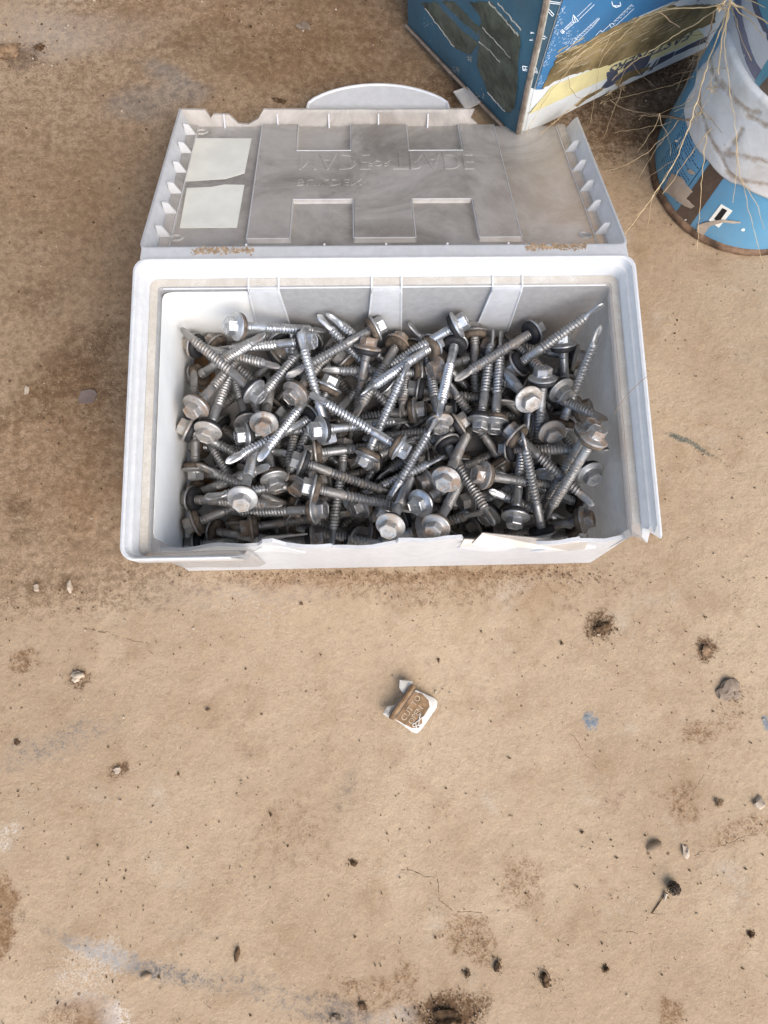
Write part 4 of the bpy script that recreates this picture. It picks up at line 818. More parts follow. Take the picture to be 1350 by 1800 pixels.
# lettering, upside down because the carton stands on its head
s0, t0 = fpx((1070, 121))
for ch, sx in (('FASTENERS', 1.32),):
    cput(text_mesh(ch, lambda x, y, z: fr(s0 - x, 26.6 - y, 1.75 + .5 + .5 * math.sin((s0 - x) * .05 + 1) + z * .1 - .45), 9.6, sx, .1, .3, .22, 'RIGHT').build('lettering', M_navy, smooth=0))
for k, pl in enumerate(([(190, 532), (300, 500), (308, 552), (352, 528), (372, 450), (480, 400), (640, 350), (600, 440), (520, 560), (370, 592), (210, 682), (128, 702), (200, 612)], [(520, 562), (606, 445), (632, 436), (545, 552)], [(600, 520), (672, 420), (700, 392), (640, 500)], [(655, 475), (690, 438), (720, 380), (800, 345), (862, 312), (838, 372)], [(845, 362), (872, 318), (980, 258), (1100, 200), (1182, 165), (1168, 225), (1000, 290), (960, 312)])):
    fpatch('navy_letter', [z1(*p) for p in pl], M_navy, .14, .1, 8)
fpatch('smear', [z1(270, 630), z1(420, 520), z1(640, 470), z1(600, 500), z1(400, 600), z1(300, 660)], M_torn, .3, .1, 8, .3)
fpatch('scratch', [z7(270, 570), z7(340, 520), z7(440, 470), z7(430, 490), z7(340, 540), z7(290, 580)], M_torn, .2, .05, 8, .3)
# left panel, with its raw board edge at the corner
lp = [(-1.2, 0), (W2, 0), (W2, HC), (-1.2, HC)]
cput(slab(lp, 16, lambda s, t, h: lf(s, t, h - 1), 2.0, .8).build('left_panel', M_teal, smooth=40))
cput(MB().tube([lf(-1.6, 0, -1.2), lf(-1.4, 40, -.9), lf(-1.8, 80, -1.2), lf(-1.5, HC, -1.0)], [1.5, 1.3, 1.4, 1.3], 6).build('board_edge', M_board))
cput(MB().tube([lf(-2.8, 0, -2.4), lf(-2.6, 40, -2.1), lf(-3.0, 80, -2.4), lf(-2.7, HC, -2.2)], .7, 6).build('board_edge', M_peel))
cput(MB().tube([lf(0, .3, .6), lf(W2 * .5, .1, .8), lf(W2, .4, .6)], 1.1, 6).build('board_edge', M_board))
def lpatch(name, pxs, mt, th, wob=.7):
    r = random.Random(len(pxs)); poly = [Vector(lpx(p)) for p in pxs]; out = []
    for i, p in enumerate(poly):
        q = poly[(i + 1) % len(poly)]; n = max(1, int((q - p).length / 2.5))
        out += [p.lerp(q, k / n) + Vector((r.uniform(-wob, wob), r.uniform(-wob, wob))) * (1 if k else .3) for k in range(n)]
    cput(slab(out, 5, lambda s, t, h: lf(s, t, 1.03 + h), th, 0).build(name, mt, smooth=30))
lpatch('torn_patch', [z6(430, 5), z6(560, 5), z6(650, 110), z6(735, 205), z6(722, 330), z6(712, 500), z6(690, 640), z6(655, 662), z6(540, 535), z6(475, 380), z6(492, 230), z6(500, 100)], M_olive, .3)
lpatch('torn_patch', [z6(140, 10), z6(230, 5), z6(380, 165), z6(490, 255), z6(430, 320), z6(345, 278), z6(255, 150)], M_olive, .25)
lpatch('torn_patch', [z6(270, 5), z6(345, 5), z6(500, 165), z6(485, 205), z6(380, 110)], M_olive, .25)
def lst(s, t, h): return lf(s, t, 1.2 + h)
for l, wd in (([(165, 35), (250, 150), (300, 215), (345, 277)], .9), ([(490, 240), (560, 300), (625, 372)], .8), ([(540, 540), (600, 610), (652, 665)], .9), ([(550, 5), (640, 100), (690, 165), (730, 205)], 1.5), ([(600, 5), (680, 100), (746, 180)], 1.0), ([(510, 150), (600, 250), (690, 350)], .6)):
    _q = [Vector(lpx(z6(*p))) for p in l]; _q = [a_.lerp(b_, k / 7) + Vector((random.gauss(0, .35), random.gauss(0, .35))) for a_, b_ in zip(_q, _q[1:]) for k in range(7)]
    cput(ribbon(_q, wd * .6, lst, .4).build('peeled_edge', M_peel, smooth=0))
m = MB(); random.seed(9)
for k in range(120):
    cx, cy, sd = random.choice(((430, 340, 8), (345, 410, 14), (480, 570, 22), (610, 770, 14), (180, 140, 14), (640, 300, 60), (300, 140, 60), (560, 480, 60)))
    s, t = lpx(z6(random.gauss(cx, sd), random.gauss(cy, sd * 1.2))); l = random.uniform(.3, 1.3)
    if -1 < s < W2 and t > 1:
        rb = ribbon([(s, t), (s + l * random.uniform(-1, 1), t + l)], random.uniform(.15, .6), lst, .06); m.add(rb.v, rb.f)
cput(tag(m.build('scuff_mark', M_peel, smooth=0), kind='stuff'))

# ---------------------------------------------------------------- blue paint tin
TC = Vector((238.2, 259.9, 0)); TR = 60.0; THT = 150.0
def oncyl(px, R=TR):
    d = ray(px); o = CAM_C - TC; a = d.x ** 2 + d.y ** 2; b = o.x * d.x + o.y * d.y; c = o.x ** 2 + o.y ** 2 - R * R
    k = (-b - math.sqrt(max(0, b * b - a * c))) / a; p = CAM_C + d * k - TC
    return (math.atan2(p.y, p.x) % (2 * math.pi)) * R, p.z
def cyl(a, z, h): return TC + Vector((math.cos(a / TR) * (TR + h), math.sin(a / TR) * (TR + h), z))
def z8(x, y): return (1080 + x / 4.737, 100 + y / 4.737)
M_tin = simple('sky blue tin print', (.075, .33, .55), .35, .10, 25, .1, 300, .0002, .5)
M_brown = simple('dark brown tin print', (.055, .028, .020), .5, .35, 60, .2, 300, .0002, .35)
M_rust = simple('rusty rim', (.13, .078, .048), .85, .6, 110, .6, 500, .0005, .2)
M_beige = simple('dried beige smear', (.43, .345, .265), .8, .2, 70, .3, 400, .0004, .2)
M_black = simple('black print', (.012, .012, .014), .5, .2, 60, 0)
M_darkblue = simple('small dark blue print', (.02, .07, .12), .5, .2, 60, 0)
M_greyp = simple('grey white tin print', (.50, .51, .53), .5, .1, 40, .1, 300, .0002, .35)
M_navy2 = simple('violet navy print', (.09, .105, .19), .5, .2, 40, .1, 300, .0002, .35)
M_teal2 = simple('turquoise print', (.03, .22, .31), .45, .15, 40, .1, 300, .0002, .35)
for m_, a_ in ((M_tin, .3), (M_brown, .3), (M_greyp, .4), (M_navy2, .35), (M_teal2, .3)): dust_over(m_, a_)
tin = tag(empty('paint_tin', TC), 'blue paint tin with a rusty base rim and dried white paint down its side', 'paint tin')
def tput(o): return put(o, tin)
ringp = lambda r, z, n=72: [TC + Vector((r * math.cos(k * 2 * math.pi / n), r * math.sin(k * 2 * math.pi / n), z)) for k in range(n)]
tput(MB().loops([ringp(57, 1), ringp(59.5, 1.2), ringp(TR, 3), ringp(TR, THT), ringp(56, THT + .5), ringp(54, THT - 4)]).build('tin_body', M_tin, smooth=30))
rr_ = random.Random(2); rim = []
for r, z in ((60.2, .1), (61.8, .3), (62.4, 1.6), (62.2, 3.2), (61.0, 4.4), (60.0, 4.8)):
    rim.append([TC + Vector(((r + rr_.gauss(0, .12)) * math.cos(k * 2 * math.pi / 90), (r + rr_.gauss(0, .12)) * math.sin(k * 2 * math.pi / 90), z)) for k in range(90)])
tput(MB().loops(rim).build('base_rim', M_rust, smooth=40))
def tpatch(name, pxs, mt, h0=0, th=.12, step=5, wob=0, edge=0, zoom=z8, label=None):
    r = random.Random(len(pxs)); poly = [Vector(oncyl(zoom(*p))) for p in pxs]
    if wob:
        out = []
        for i, p in enumerate(poly):
            q = poly[(i + 1) % len(poly)]; n = max(1, int((q - p).length / 2))
            out += [p.lerp(q, k / n) + Vector((r.uniform(-wob, wob), r.uniform(-wob, wob))) * (1 if k else .3) for k in range(n)]
        poly = out
    o = slab(poly, step, lambda a, z, h: cyl(a, z, h0 + h), th, edge).build(name, mt, smooth=40)
    return tag(tput(o), label)
ident = lambda x, y: (x, y)
a1 = oncyl(z8(795, 880))[0]; a2 = oncyl(z8(905, 1000))[0]; ab = (oncyl(z8(510, 1300))[0], oncyl(z8(630, 1405))[0])
poly = [(ab[0], 5), (ab[1], 5), (a2, oncyl(z8(905, 1000))[1] + 20), (a1, oncyl(z8(795, 880))[1] + 20)]
tput(tag(slab(poly, 5, lambda a, z, h: cyl(a, z, .03 + h), .1, 0).build('brown_band', M_brown, smooth=40), 'dark brown printed band running up the tin'))
tpatch('worn_patch', [(405, 1110), (480, 965), (560, 1000), (620, 1080), (655, 1120), (600, 1180), (672, 1242), (640, 1262), (560, 1220), (470, 1150)], M_beige, .16, .15, 3, .5)
tpatch('worn_patch', [(600, 940), (640, 935), (680, 970), (640, 980)], M_beige, .16, .15, 3, .3)
tpatch('sticker', [(890, 1225), (985, 1280), (870, 1420), (788, 1358)], M_sticker, .14, .12)
tpatch('black_mark', [(902, 1256), (942, 1276), (872, 1372), (832, 1346)], M_black, .30, .06)
tpatch('paint_drip', [(690, 1470), (698, 1395), (780, 1368), (900, 1350), (1050, 1366), (1052, 1380), (900, 1372), (800, 1405), (745, 1480)], M_beige, .32, .3, 2.5, .25)
for x, y, r in ((1072, 1437, 16), (595, 1355, 8), (520, 700, 14)):
    tpatch('paint_spot', [(x + r * math.cos(k), y + r * .7 * math.sin(k)) for k in [j * math.pi / 4 for j in range(8)]], M_sticker, .14, .2, 3)
m = MB(); random.seed(12)                   # rows of very small print, left of the brown band
row = [oncyl(z8(430, 930))[0] - 8, a1 - 5]
z = 14.0
while z < 78:
    a = row[0] + random.uniform(0, 1)
    end = row[1] - random.choice((0, 0, 6, 14))
    while a < end:
        l = random.uniform(.7, 2.6)
        rb = ribbon([(a, z), (a + l, z)], 1.0 if 30 < z < 33 else .62, lambda x, y, h: cyl(x, y, .05 + h), .05); m.add(rb.v, rb.f); a += l + random.uniform(.35, .8)
    z += 2.25
tput(tag(m.build('small_print', M_darkblue, smooth=0), kind='stuff'))
tput(ribbon([(a1 - 2.4, 10), (a1 - 2.4, 60)], .5, lambda x, y, h: cyl(x, y, .05 + h), .06).build('blue_line', M_darkblue, smooth=0))
tpatch('label_print', [(1270, 30), (1282, -20), (1326, -20), (1350, 55), (1375, 120), (1375, 190), (1327, 160), (1300, 120), (1282, 90)], M_greyp, .05, .1, 6, 0, 0, ident)
tpatch('label_print', [(1294, -20), (1307, -20), (1313, 60), (1329, 108), (1346, 132), (1334, 150), (1313, 112), (1299, 60)], M_navy2, .18, .08, 6, 0, 0, ident)
tpatch('label_print', [(1319, -20), (1328, -20), (1350, 50), (1360, 70), (1352, 75), (1338, 45)], M_navy, .18, .08, 6, 0, 0, ident)
tpatch('label_print', [(1329, -20), (1380, -20), (1380, 60), (1352, 50)], M_teal2, .18, .08, 6, 0, 0, ident)
tpatch('label_print', [(1327, 143), (1350, 105), (1380, 70), (1380, 100), (1335, 152)], M_teal2, .20, .08, 6, 0, 0, ident)
tpatch('label_print', [(1335, 152), (1380, 100), (1380, 180), (1350, 172)], M_brown, .20, .08, 6, 0, 0, ident)
# thick dried paint
CR = [(1283, 50), (1270, 74), (1258, 95), (1243, 108), (1231, 126), (1226, 148), (1212, 172), (1206, 195), (1209, 218), (1217, 240), (1232, 267), (1249, 285), (1270, 309), (1288, 321), (1304, 324), (1323, 336), (1350, 348), (1385, 356), (1385, 200), (1350, 168), (1327, 146), (1308, 116), (1293, 80)]
CREASE = [[(1255, 102), (1262, 135), (1276, 152), (1296, 170), (1318, 190), (1338, 196)], [(1236, 165), (1240, 200), (1250, 230), (1262, 255), (1272, 270), (1285, 300), (1300, 312), (1350, 319), (1380, 322)], [(1271, 266), (1300, 268), (1340, 277), (1380, 290)], [(1275, 140), (1290, 160)], [(1320, 200), (1350, 215)], [(1283, 262), (1300, 240), (1310, 222)]]
cr2 = [[Vector(oncyl(p)) for p in c] for c in CREASE]
def cdist(p):
    d = 1e9
    for i, c in enumerate(cr2):
        for a_, b_ in zip(c, c[1:]):
            v = b_ - a_; t = max(0, min(1, (p - a_).dot(v) / max(v.length_squared, 1e-6))); d = min(d, (p - a_ - v * t).length)
    return d
def crust(a, z, h):
    if h < 0: return cyl(a, z, .1)
    d = cdist(Vector((a, z))); return cyl(a, z, .2 + h * (1 + .10 * math.sin(a * .31) * math.cos(z * .23)) - min(h * .5, .55 * math.exp(-(d / 1.3) ** 2)))
def crust_material():
    m, t, b = mat('dried white paint'); g = N(t); p = g.pos(); n1 = g.noise(p, 45, 6, .7); n2 = g.noise(p, 420, 4, .7)
    c = g.mix(g.ramp(n1, .4, .72), (.58, .565, .54, 1), (.47, .435, .39, 1)); c = g.mix(g.ramp(n2, .62, .75, 0, .6), c, (.33, .26, .19, 1))
    d = g.node('ShaderNodeAttribute', attribute_name='dirt').outputs['Fac']; d = g.ramp(g.math('ADD', d, g.math('MULTIPLY', g.math('SUBTRACT', g.noise(p, 160, 5, .7), .5), 1.7)), .45, 1.1)
    c = g.mix(g.math('MULTIPLY', d, .8), c, (.27, .19, .12, 1))
    g.L(c, b.inputs['Base Color']); b.inputs['Roughness'].default_value = .6; g.L(g.bump(g.math('ADD', n1, g.math('MULTIPLY', n2, .3)), .4, .001), b.inputs['Normal']); return m
def dirt_attr(o):                           # soil caught in the creases of the crust
    at_ = o.data.attributes.new('dirt', 'FLOAT', 'POINT')
    for i, v in enumerate(o.data.vertices):
        p = v.co / S - TC; a = (math.atan2(p.y, p.x) % (2 * math.pi)) * TR
        at_.data[i].value = max(0, 1 - cdist(Vector((a, p.z))) / 4.6)
crust_o = slab([tuple(oncyl(p)) for p in CR], 1.1, crust, 2.0, 2.2).build('dried_paint', crust_material(), smooth=60); dirt_attr(crust_o)
tput(tag(crust_o, 'thick wrinkled crust of dried white paint, dirty in its creases'))

# ---------------------------------------------------------------- dry grass tuft
M_straw = simple('dry straw', (.50, .37, .21), .7, .25, 120, .2, 900, .0002, .25)
M_straw2 = simple('grey brown stalk', (.27, .19, .12), .8, .3, 120, .3, 900, .0003, .2)
def surf(px, zdef):
    k = []
    d = ray(px)
    R = TR + 4.5; o = CAM_C - TC; a = d.x ** 2 + d.y ** 2; b = o.x * d.x + o.y * d.y; c = o.x ** 2 + o.y ** 2 - R * R; disc = b * b - a * c
    if disc > 0:
        t = (-b - math.sqrt(disc)) / a; z = CAM_C.z + d.z * t
        if 0 < z < THT: k.append(t)
    q = onplane(px, A + N1 * 4, N1); s, t_ = solve(q - A - N1 * 4, E1)
    if 0 < s < W1 and 0 < t_ < HC: k.append((q - CAM_C).length / d.length)
    k.append((zdef - CAM_C.z) / d.z)
    return min(k)
def stem_pts(pxs, z0, z1):
    P = []
    n = len(pxs)
    for i in range(n - 1):
        (x0, y0), (x1, y1) = pxs[i], pxs[i + 1]; m_ = max(1, int(math.hypot(x1 - x0, y1 - y0) / 9))
        P += [((x0 + (x1 - x0) * k / m_, y0 + (y1 - y0) * k / m_), z0 + (z1 - z0) * (i + k / m_) / (n - 1)) for k in range(m_)]
    P.append((pxs[-1], z1)); dep = [surf(p, z) for p, z in P]
    for _ in range(10):
        dep = [min(dep[i], (dep[max(i - 1, 0)] + dep[i] + dep[min(i + 1, len(dep) - 1)]) / 3) for i in range(len(dep))]
    return [CAM_C + ray(p) * d for (p, z), d in zip(P, dep)]
tuft_at = CAM_C + ray((1282, 6)) * surf((1282, 6), 120)
tuft = tag(empty('dry_grass_tuft', tuft_at), 'tuft of dry straw stems hanging over the blue tin and carton', 'dry grass')
STEMS = [([(1284, -15), (1282, 8), (1262, 65), (1247, 100), (1226, 178), (1207, 232), (1188, 281), (1160, 328), (1131, 368), (1110, 396), (1088, 423)], 120, 30, 1.0, 0), ([(1283, 0), (1279, 30), (1270, 60), (1266, 100), (1264, 132)], 120, 80, 1.35, 0), ([(1283, 6), (1275, 60), (1274, 100), (1278, 121), (1287, 184), (1295, 239), (1297, 284), (1302, 311), (1309, 332), (1316, 370), (1331, 427), (1343, 472)], 120, 4, .55, 0),
    ([(1295, 239), (1295, 298), (1291, 332), (1288, 357)], 60, 30, .5, 0), ([(1303, 315), (1310, 326), (1333, 364), (1342, 404)], 50, 20, .4, 0), ([(1250, 225), (1240, 239), (1215, 269), (1181, 320), (1165, 340)], 60, 20, .75, 0), ([(1242, 235), (1240, 256), (1234, 303), (1231, 362), (1228, 395), (1227, 438)], 60, 4, .7, 0), ([(1219, 170), (1200, 184), (1158, 199), (1120, 203)], 60, 12, .5, 0),
    ([(1211, 212), (1175, 205), (1143, 199), (1110, 195), (1085, 187), (1072, 176)], 40, 8, 1.3, 1), ([(1195, 208), (1143, 203), (1118, 204), (1095, 192)], 38, 8, .6, 1), ([(1180, 215), (1173, 217), (1139, 224), (1110, 229), (1080, 233)], 30, 5, .45, 0), ([(1200, 200), (1178, 232), (1160, 248), (1139, 267), (1101, 290), (1080, 297), (1062, 302)], 40, 3, .6, 0), ([(1170, 240), (1152, 262), (1131, 298), (1119, 324)], 30, 3, .45, 0), ([(1140, 224), (1137, 240), (1138, 262), (1146, 290)], 14, 3, .35, 1),
    ([(1219, 135), (1190, 146), (1160, 155), (1120, 165), (1076, 175)], 40, 8, .45, 0), ([(1281, 6), (1262, 14), (1230, 38), (1200, 54), (1150, 86), (1111, 111), (1090, 128), (1075, 141)], 120, 25, .85, 0), ([(1270, 8), (1238, 13), (1191, 14), (1155, 22), (1124, 32), (1098, 46), (1073, 60), (1048, 76), (1025, 92), (996, 127), (969, 160), (929, 224), (919, 251)], 120, 14, .65, 0), ([(1040, 160), (1010, 185), (985, 205), (945, 240), (919, 253), (887, 277)], 30, 8, .5, 0), ([(1000, 192), (970, 220), (945, 238), (920, 256)], 24, 10, .35, 0), ([(1191, 14), (1150, 20), (1124, 32), (1090, 68), (1063, 95), (1053, 120), (1050, 143), (1044, 180), (1038, 216)], 90, 4, .45, 0), ([(1075, 60), (1066, 78), (1058, 92)], 60, 40, .3, 0), ([(998, 135), (1002, 155), (1015, 170), (1030, 177)], 40, 25, .28, 1),
    ([(1284, 4), (1306, 14), (1330, 28), (1352, 42), (1370, 52)], 120, 110, 1.2, 0), ([(1284, 6), (1300, 22), (1318, 36), (1345, 66)], 120, 100, .7, 0), ([(1283, -12), (1300, -5), (1320, 2), (1345, 12)], 122, 116, .8, 0), ([(1255, 20), (1250, 50), (1244, 70), (1238, 86)], 110, 70, 1.1, 1), ([(1262, 120), (1245, 150), (1228, 185), (1212, 225), (1190, 262)], 70, 30, .4, 0), ([(1222, 110), (1200, 160), (1178, 214), (1160, 255)], 60, 8, .5, 1), ([(1226, 178), (1236, 200), (1255, 212)], 60, 50, .6, 0), ([(1160, 328), (1150, 340), (1144, 362), (1139, 404)], 16, 3, .4, 0), ([(1092, 152), (1088, 172), (1076, 200), (1062, 240)], 12, 3, .5, 0), ([(1155, 20), (1170, 30), (1195, 48)], 90, 80, .8, 1)]
random.seed(77)
for k in range(22):                         # fine broken hairs of the tuft
    x, y = random.choice(((1283, 6), (1226, 178), (1247, 100), (1278, 121), (1111, 111), (1160, 199), (1188, 281), (1235, 60))); ang = random.uniform(1.7, 3.4) if k % 3 else random.uniform(.6, 1.7); L_ = random.uniform(35, 120); pts = [(x, y)]
    for j in range(4):
        ang += random.gauss(0, .22); pts.append((pts[-1][0] + math.cos(ang) * L_ / 4, pts[-1][1] + abs(math.sin(ang)) * L_ / 4))
    STEMS.append((pts, 70 if y < 110 else 45, random.uniform(4, 30), random.uniform(.22, .38), k % 4 == 0))
random.seed(21)
for pxs, z0, z1, r, k in STEMS:
    P = stem_pts(pxs, z0, z1); n = len(P)
    P = [p + Vector((random.gauss(0, .24), random.gauss(0, .24), random.gauss(0, .24))) for p in P]
    m = MB().tube(P, [max(.13, r * .42 * (1 - .55 * i / n) * random.uniform(.85, 1.15)) for i in range(n)], 5)
    for j in range(3, n - 2, random.choice((6, 9))):       # nodes and short side hairs
        m.tube([P[j] - (P[j + 1] - P[j]) * .15, P[j], P[j] + (P[j + 1] - P[j]) * .2], [r * .3, r * .42, r * .3], 5)
    put(m.build('stem', M_straw2 if k else M_straw, smooth=60), tuft)
for (x, y), z, n in (((1092, 152), 16, 26), ((1073, 166), 12, 16), ((1062, 178), 8, 12), ((1252, 155), 75, 14), ((1225, 205), 62, 10), ((1268, 12), 118, 22), ((1190, 247), 34, 3)):
    c = CAM_C + ray((x, y)) * surf((x, y), z); m = MB()
    for k in range(n):
        d = Vector((random.gauss(0, 1), random.gauss(0, 1), random.gauss(.2, .7))).normalized(); o = c + d * random.uniform(0, 1.6); L = random.uniform(1.2, 3.4)
        s_ = d.cross(Vector((.3, .2, 1))).normalized() * random.uniform(.2, .55)
        m.loops([[o - s_ * .3, o + s_ * .3, o + d.cross(s_).normalized() * .2], [o + d * L * .5 - s_, o + d * L * .5 + s_, o + d * L * .5 + d.cross(s_).normalized() * .3], [o + d * L - s_ * .2, o + d * L + s_ * .2, o + d * L + d.cross(s_).normalized() * .1]])
    put(m.build('seed_head', M_straw, smooth=0), tuft)
tag(MB().tube([at((1078, 728), 78), at((1100, 697), 86), at((1125, 672), 87), at((1142, 658), 86)], .13, 4).build('dry_fibre', M_straw2), 'single hair like fibre stretched from a drill tip over the right rim', 'fibre')

# ---------------------------------------------------------------- snipped nozzle end with lettering
P0 = at((705, 1233), 0); ux = (at((728, 1210), 0) - at((692, 1262), 0)).normalized(); uy = Vector((-ux.y, ux.x, 0)); tilt = .18
def cut(x, y, z): return at((692, 1262), 0) + ux * x - uy * y + Vector((0, 0, z + 1.0 + max(0, 4.2 - y * .30)))
M_cream = simple('cream plastic', (.52, .48, .42), .6, .22, 160, .3, 600, .0003, .3)
M_mud = simple('brown mud film', (.20, .125, .07), .95, .35, 160, .5, 900, .0003, .05)
W = (at((728, 1210), 0) - at((692, 1262), 0)).length
nz = tag(empty('nozzle_offcut', at((720, 1245), 0)), 'muddy cream plastic offcut lettered for cutting, lying alone on the floor', 'plastic offcut')
def nput(o): return put(o, nz)
pl = [(0, 1), (2, 0), (W - 2, 0), (W, 1), (W + 2.2, 12), (W + 1.8, 14.5), (W - 1, 16), (3.5, 16), (.8, 15), (0, 12.5)]
nput(slab(pl, 2, lambda x, y, h: cut(x, y, h), 1.0, .8).build('plate', M_cream, smooth=40))
nput(slab([(.3, .6), (W - 1.5, .5), (W + .2, 5), (W - .6, 10), (W - 3, 12.4), (9, 12.8), (7, 14.4), (3.6, 13.6), (1.6, 11), (.9, 6)], 1.5, lambda x, y, h: cut(x, y, 1.0 + h), .25, .6).build('mud_film', M_mud, smooth=40))
nput(MB().loops([[cut(-1.0, yy, zz) for yy, zz in ((-3.2, .4), (-2.8, 2.2), (-1.6, 3.0), (-.2, 2.0), (0, .2))], [cut(W + 1.2, yy, zz) for yy, zz in ((-3.2, .4), (-2.8, 2.2), (-1.6, 3.0), (-.2, 2.0), (0, .2))]]).build('ridge', M_mud, smooth=30, bevel=.2))
nput(slab([(-1.5, -6.5), (3, -6.8), (6.4, -3.6), (W - 6, -3.4), (W - 4.5, -7.2), (W - 1, -9.5), (W + 2.5, -3.4), (W + 1.5, -2.4), (-1.4, -2.4)], 2, lambda x, y, h: cut(x, y, h - 1.6 + .2 * (y + 3)), 1.0, .5).build('torn_edge', M_cream, smooth=40))
for txt, y0, x0, sz in (('CUT TO', 5.6, 2.2, 4.6), ('OPEN', 10.0, 3.0, 4.6)):
    nput(text_mesh(txt, lambda x, y, z, x0=x0, y0=y0: cut(x0 + x, y0 - y, 1.15 + z), sz, .92, .35, 0, .01).build('lettering', simple('muddy raised plastic', (.36, .275, .19), .8, .3, 300, .2), smooth=0))
m = MB()                                     # scissors mark
for pts in ([(3.6, 13.6), (9.2, 10.6)], [(3.6, 11.4), (9.4, 13.3)]): m.tube([cut(x + 1.5, y - .6, 1.7) for x, y in pts], .32, 5)
for cx, cy in ((3.6, 13.9), (3.2, 11.6)): m.tube([cut(cx + .6 + .95 * math.cos(k * .7), cy - .6 + .95 * math.sin(k * .7), 1.7) for k in range(10)], .3, 5)
nput(m.build('scissors_mark', M_cream, smooth=40))

# ---------------------------------------------------------------- crumbs, clods, chips on the floor
def blobmesh(c, rx, ry, rz, seed, rough=.28, sub=2, ang=0):
    bm = bmesh.new(); bmesh.ops.create_icosphere(bm, subdivisions=sub, radius=1); r = random.Random(seed); ph = [(r.uniform(2, 6), Vector((r.gauss(0, 1), r.gauss(0, 1), r.gauss(0, 1))).normalized(), r.uniform(0, 6)) for _ in range(7)]
    m = MB(); rot = Matrix.Rotation(ang, 3, 'Z')
    for v in bm.verts:
        k = 1 + rough * sum(math.sin(f * v.co.dot(d) + o) for f, d, o in ph) / 2.6 + r.uniform(-.5, .5) * rough
        q = rot @ Vector((v.co.x * rx * k, v.co.y * ry * k, v.co.z * rz * k)); m.v.append(tuple(Vector(c) + q + Vector((0, 0, rz * .55))))
    bm.verts.index_update(); m.f = [tuple(v.index for v in f.verts) for f in bm.faces]; bm.free(); return m
M_dk = simple('dark brown soil', (.105, .064, .036), .95, .5, 300, .6, 900, .0005, .05)
M_md = simple('brown soil', (.21, .135, .08), .95, .4, 250, .6, 900, .0005, .05)
M_pale = simple('pale stone', (.42, .335, .25), .85, .2, 250, .3, 900, .0003, .15)
M_grey = simple('grey flake', (.22, .165, .12), .85, .2, 120, .3, 700, .0003, .15)
CL = [((1058, 1102), 5, 4, 2.2, M_dk, 'dirt_clod', 'crumbly dark clod of soil on the floor right of the box front'), ((1285, 1216), 5.5, 5, 2.4, M_grey, 'soil_flake', 'jagged grey brown soil flake near the right edge of the floor'), ((1204, 1497), 1.6, 3.2, 1.6, M_pale, 'wood_chip', 'tiny pale chip right of the curled husk'), ((1335, 1412), 2.4, 2.4, 2.2, M_pale, 'pebble', 'whitish pebble at the right edge of the floor'), ((1263, 1411), 2.3, 2, 1.6, M_md, 'dirt_clod', 'small brown clod left of the whitish pebble'), ((785, 1796), 10, 6, 4.5, M_dk, 'dirt_clod', 'big dark clod of soil at the bottom edge'), ((958, 1722), 2.6, 4, 2.2, M_dk, 'dirt_clod', 'dark clod with loose crumbs near the bottom right'), ((875, 1698), 2.2, 3.2, 1.8, M_dk, 'dirt_clod', 'dark clod below the brown rusty stain'), ((1065, 1703), 1.8, 1.4, 1.2, M_dk, 'dirt_clod', 'tiny dark clod right of the clod with crumbs'), ((137, 1190), 3, 2.3, 1.9, M_pale, 'pebble', 'cream pebble on a dark spot, left floor below the box'), ((124, 1033), 1.5, 3.2, 1.5, M_pale, 'wood_chip', 'cream splinter left of the front left box corner'), ((65, 1034), 1.8, 1.8, 1.2, M_pale, 'pebble', 'small cream pebble left of the cream splinter'), ((1242, 1144), 3.4, 3.4, 1.4, M_md, 'dirt_clod', 'flat brown clod below and right of the box'), ((48, 686), 1.2, 2.8, 1.1, M_pale, 'wood_chip', 'pale chip at the left edge among dark stains'), ((107, 742), .9, 3.2, 1.0, M_md, 'wood_chip', 'thin brown chip left of the purple grey flake'), ((8, 96), 9, 5, 3, M_md, 'stone', 'flat brown stone at the upper left edge'), ((417, 1676), 1.6, 2.8, 1.5, M_dk, 'seed_husk', 'dark husk right of the grey scuff streak'), ((490, 178), 4, 1.3, 1.3, M_dk, 'twig_piece', 'short dark twig just behind the lid'), ((620, 1517), 2.2, 1.8, 1.4, M_dk, 'dirt_clod', 'dark clod alone in the middle of the lower floor'), ((208, 1352), 1.8, 1.6, 1.0, M_pale, 'pebble', 'broken pale pebble below the grey smudge at left'), ((535, 47), 4, 2.2, .8, M_grey, 'soil_flake', 'grey flake on the floor behind the lid'), ((70, 84), 3.4, 2.2, 1.6, M_dk, 'dirt_clod', 'dark clod beside the flat stone at upper left'), ((30, 1304), 1.5, 1.5, 1.0, M_dk, 'dirt_clod', 'tiny black clod at the left edge'), ((590, 1790), 3, 2, 1.2, M_grey, 'dirt_clod', 'grey clod at the bottom edge left of the big clod'), ((820, 1712), 1.9, 1.9, 1.2, M_dk, 'dirt_clod', 'small dark clod above the big one at the bottom edge'), ((638, 1768), 2, 2, 1.3, M_dk, 'dirt_clod', 'brown black clod left of the big bottom clod'), ((1320, 1642), 1.9, 1.6, 1.2, M_dk, 'dirt_clod', 'black clod near the lower right edge')]
def crumb_into(m, c, s, r):
    rot = Matrix.Rotation(r.uniform(0, 6.28), 3, 'Z') @ Matrix.Rotation(r.uniform(0, 1.5), 3, 'X')
    m.add([Vector(c) + rot @ (Vector(p) * s * r.uniform(.7, 1.3)) for p in ((1, 0, 0), (-.5, .87, 0), (-.5, -.87, 0), (0, 0, .9), (.3, -.2, -.8))], [(0, 1, 3), (1, 2, 3), (2, 0, 3), (1, 0, 4), (2, 1, 4), (0, 2, 4)])
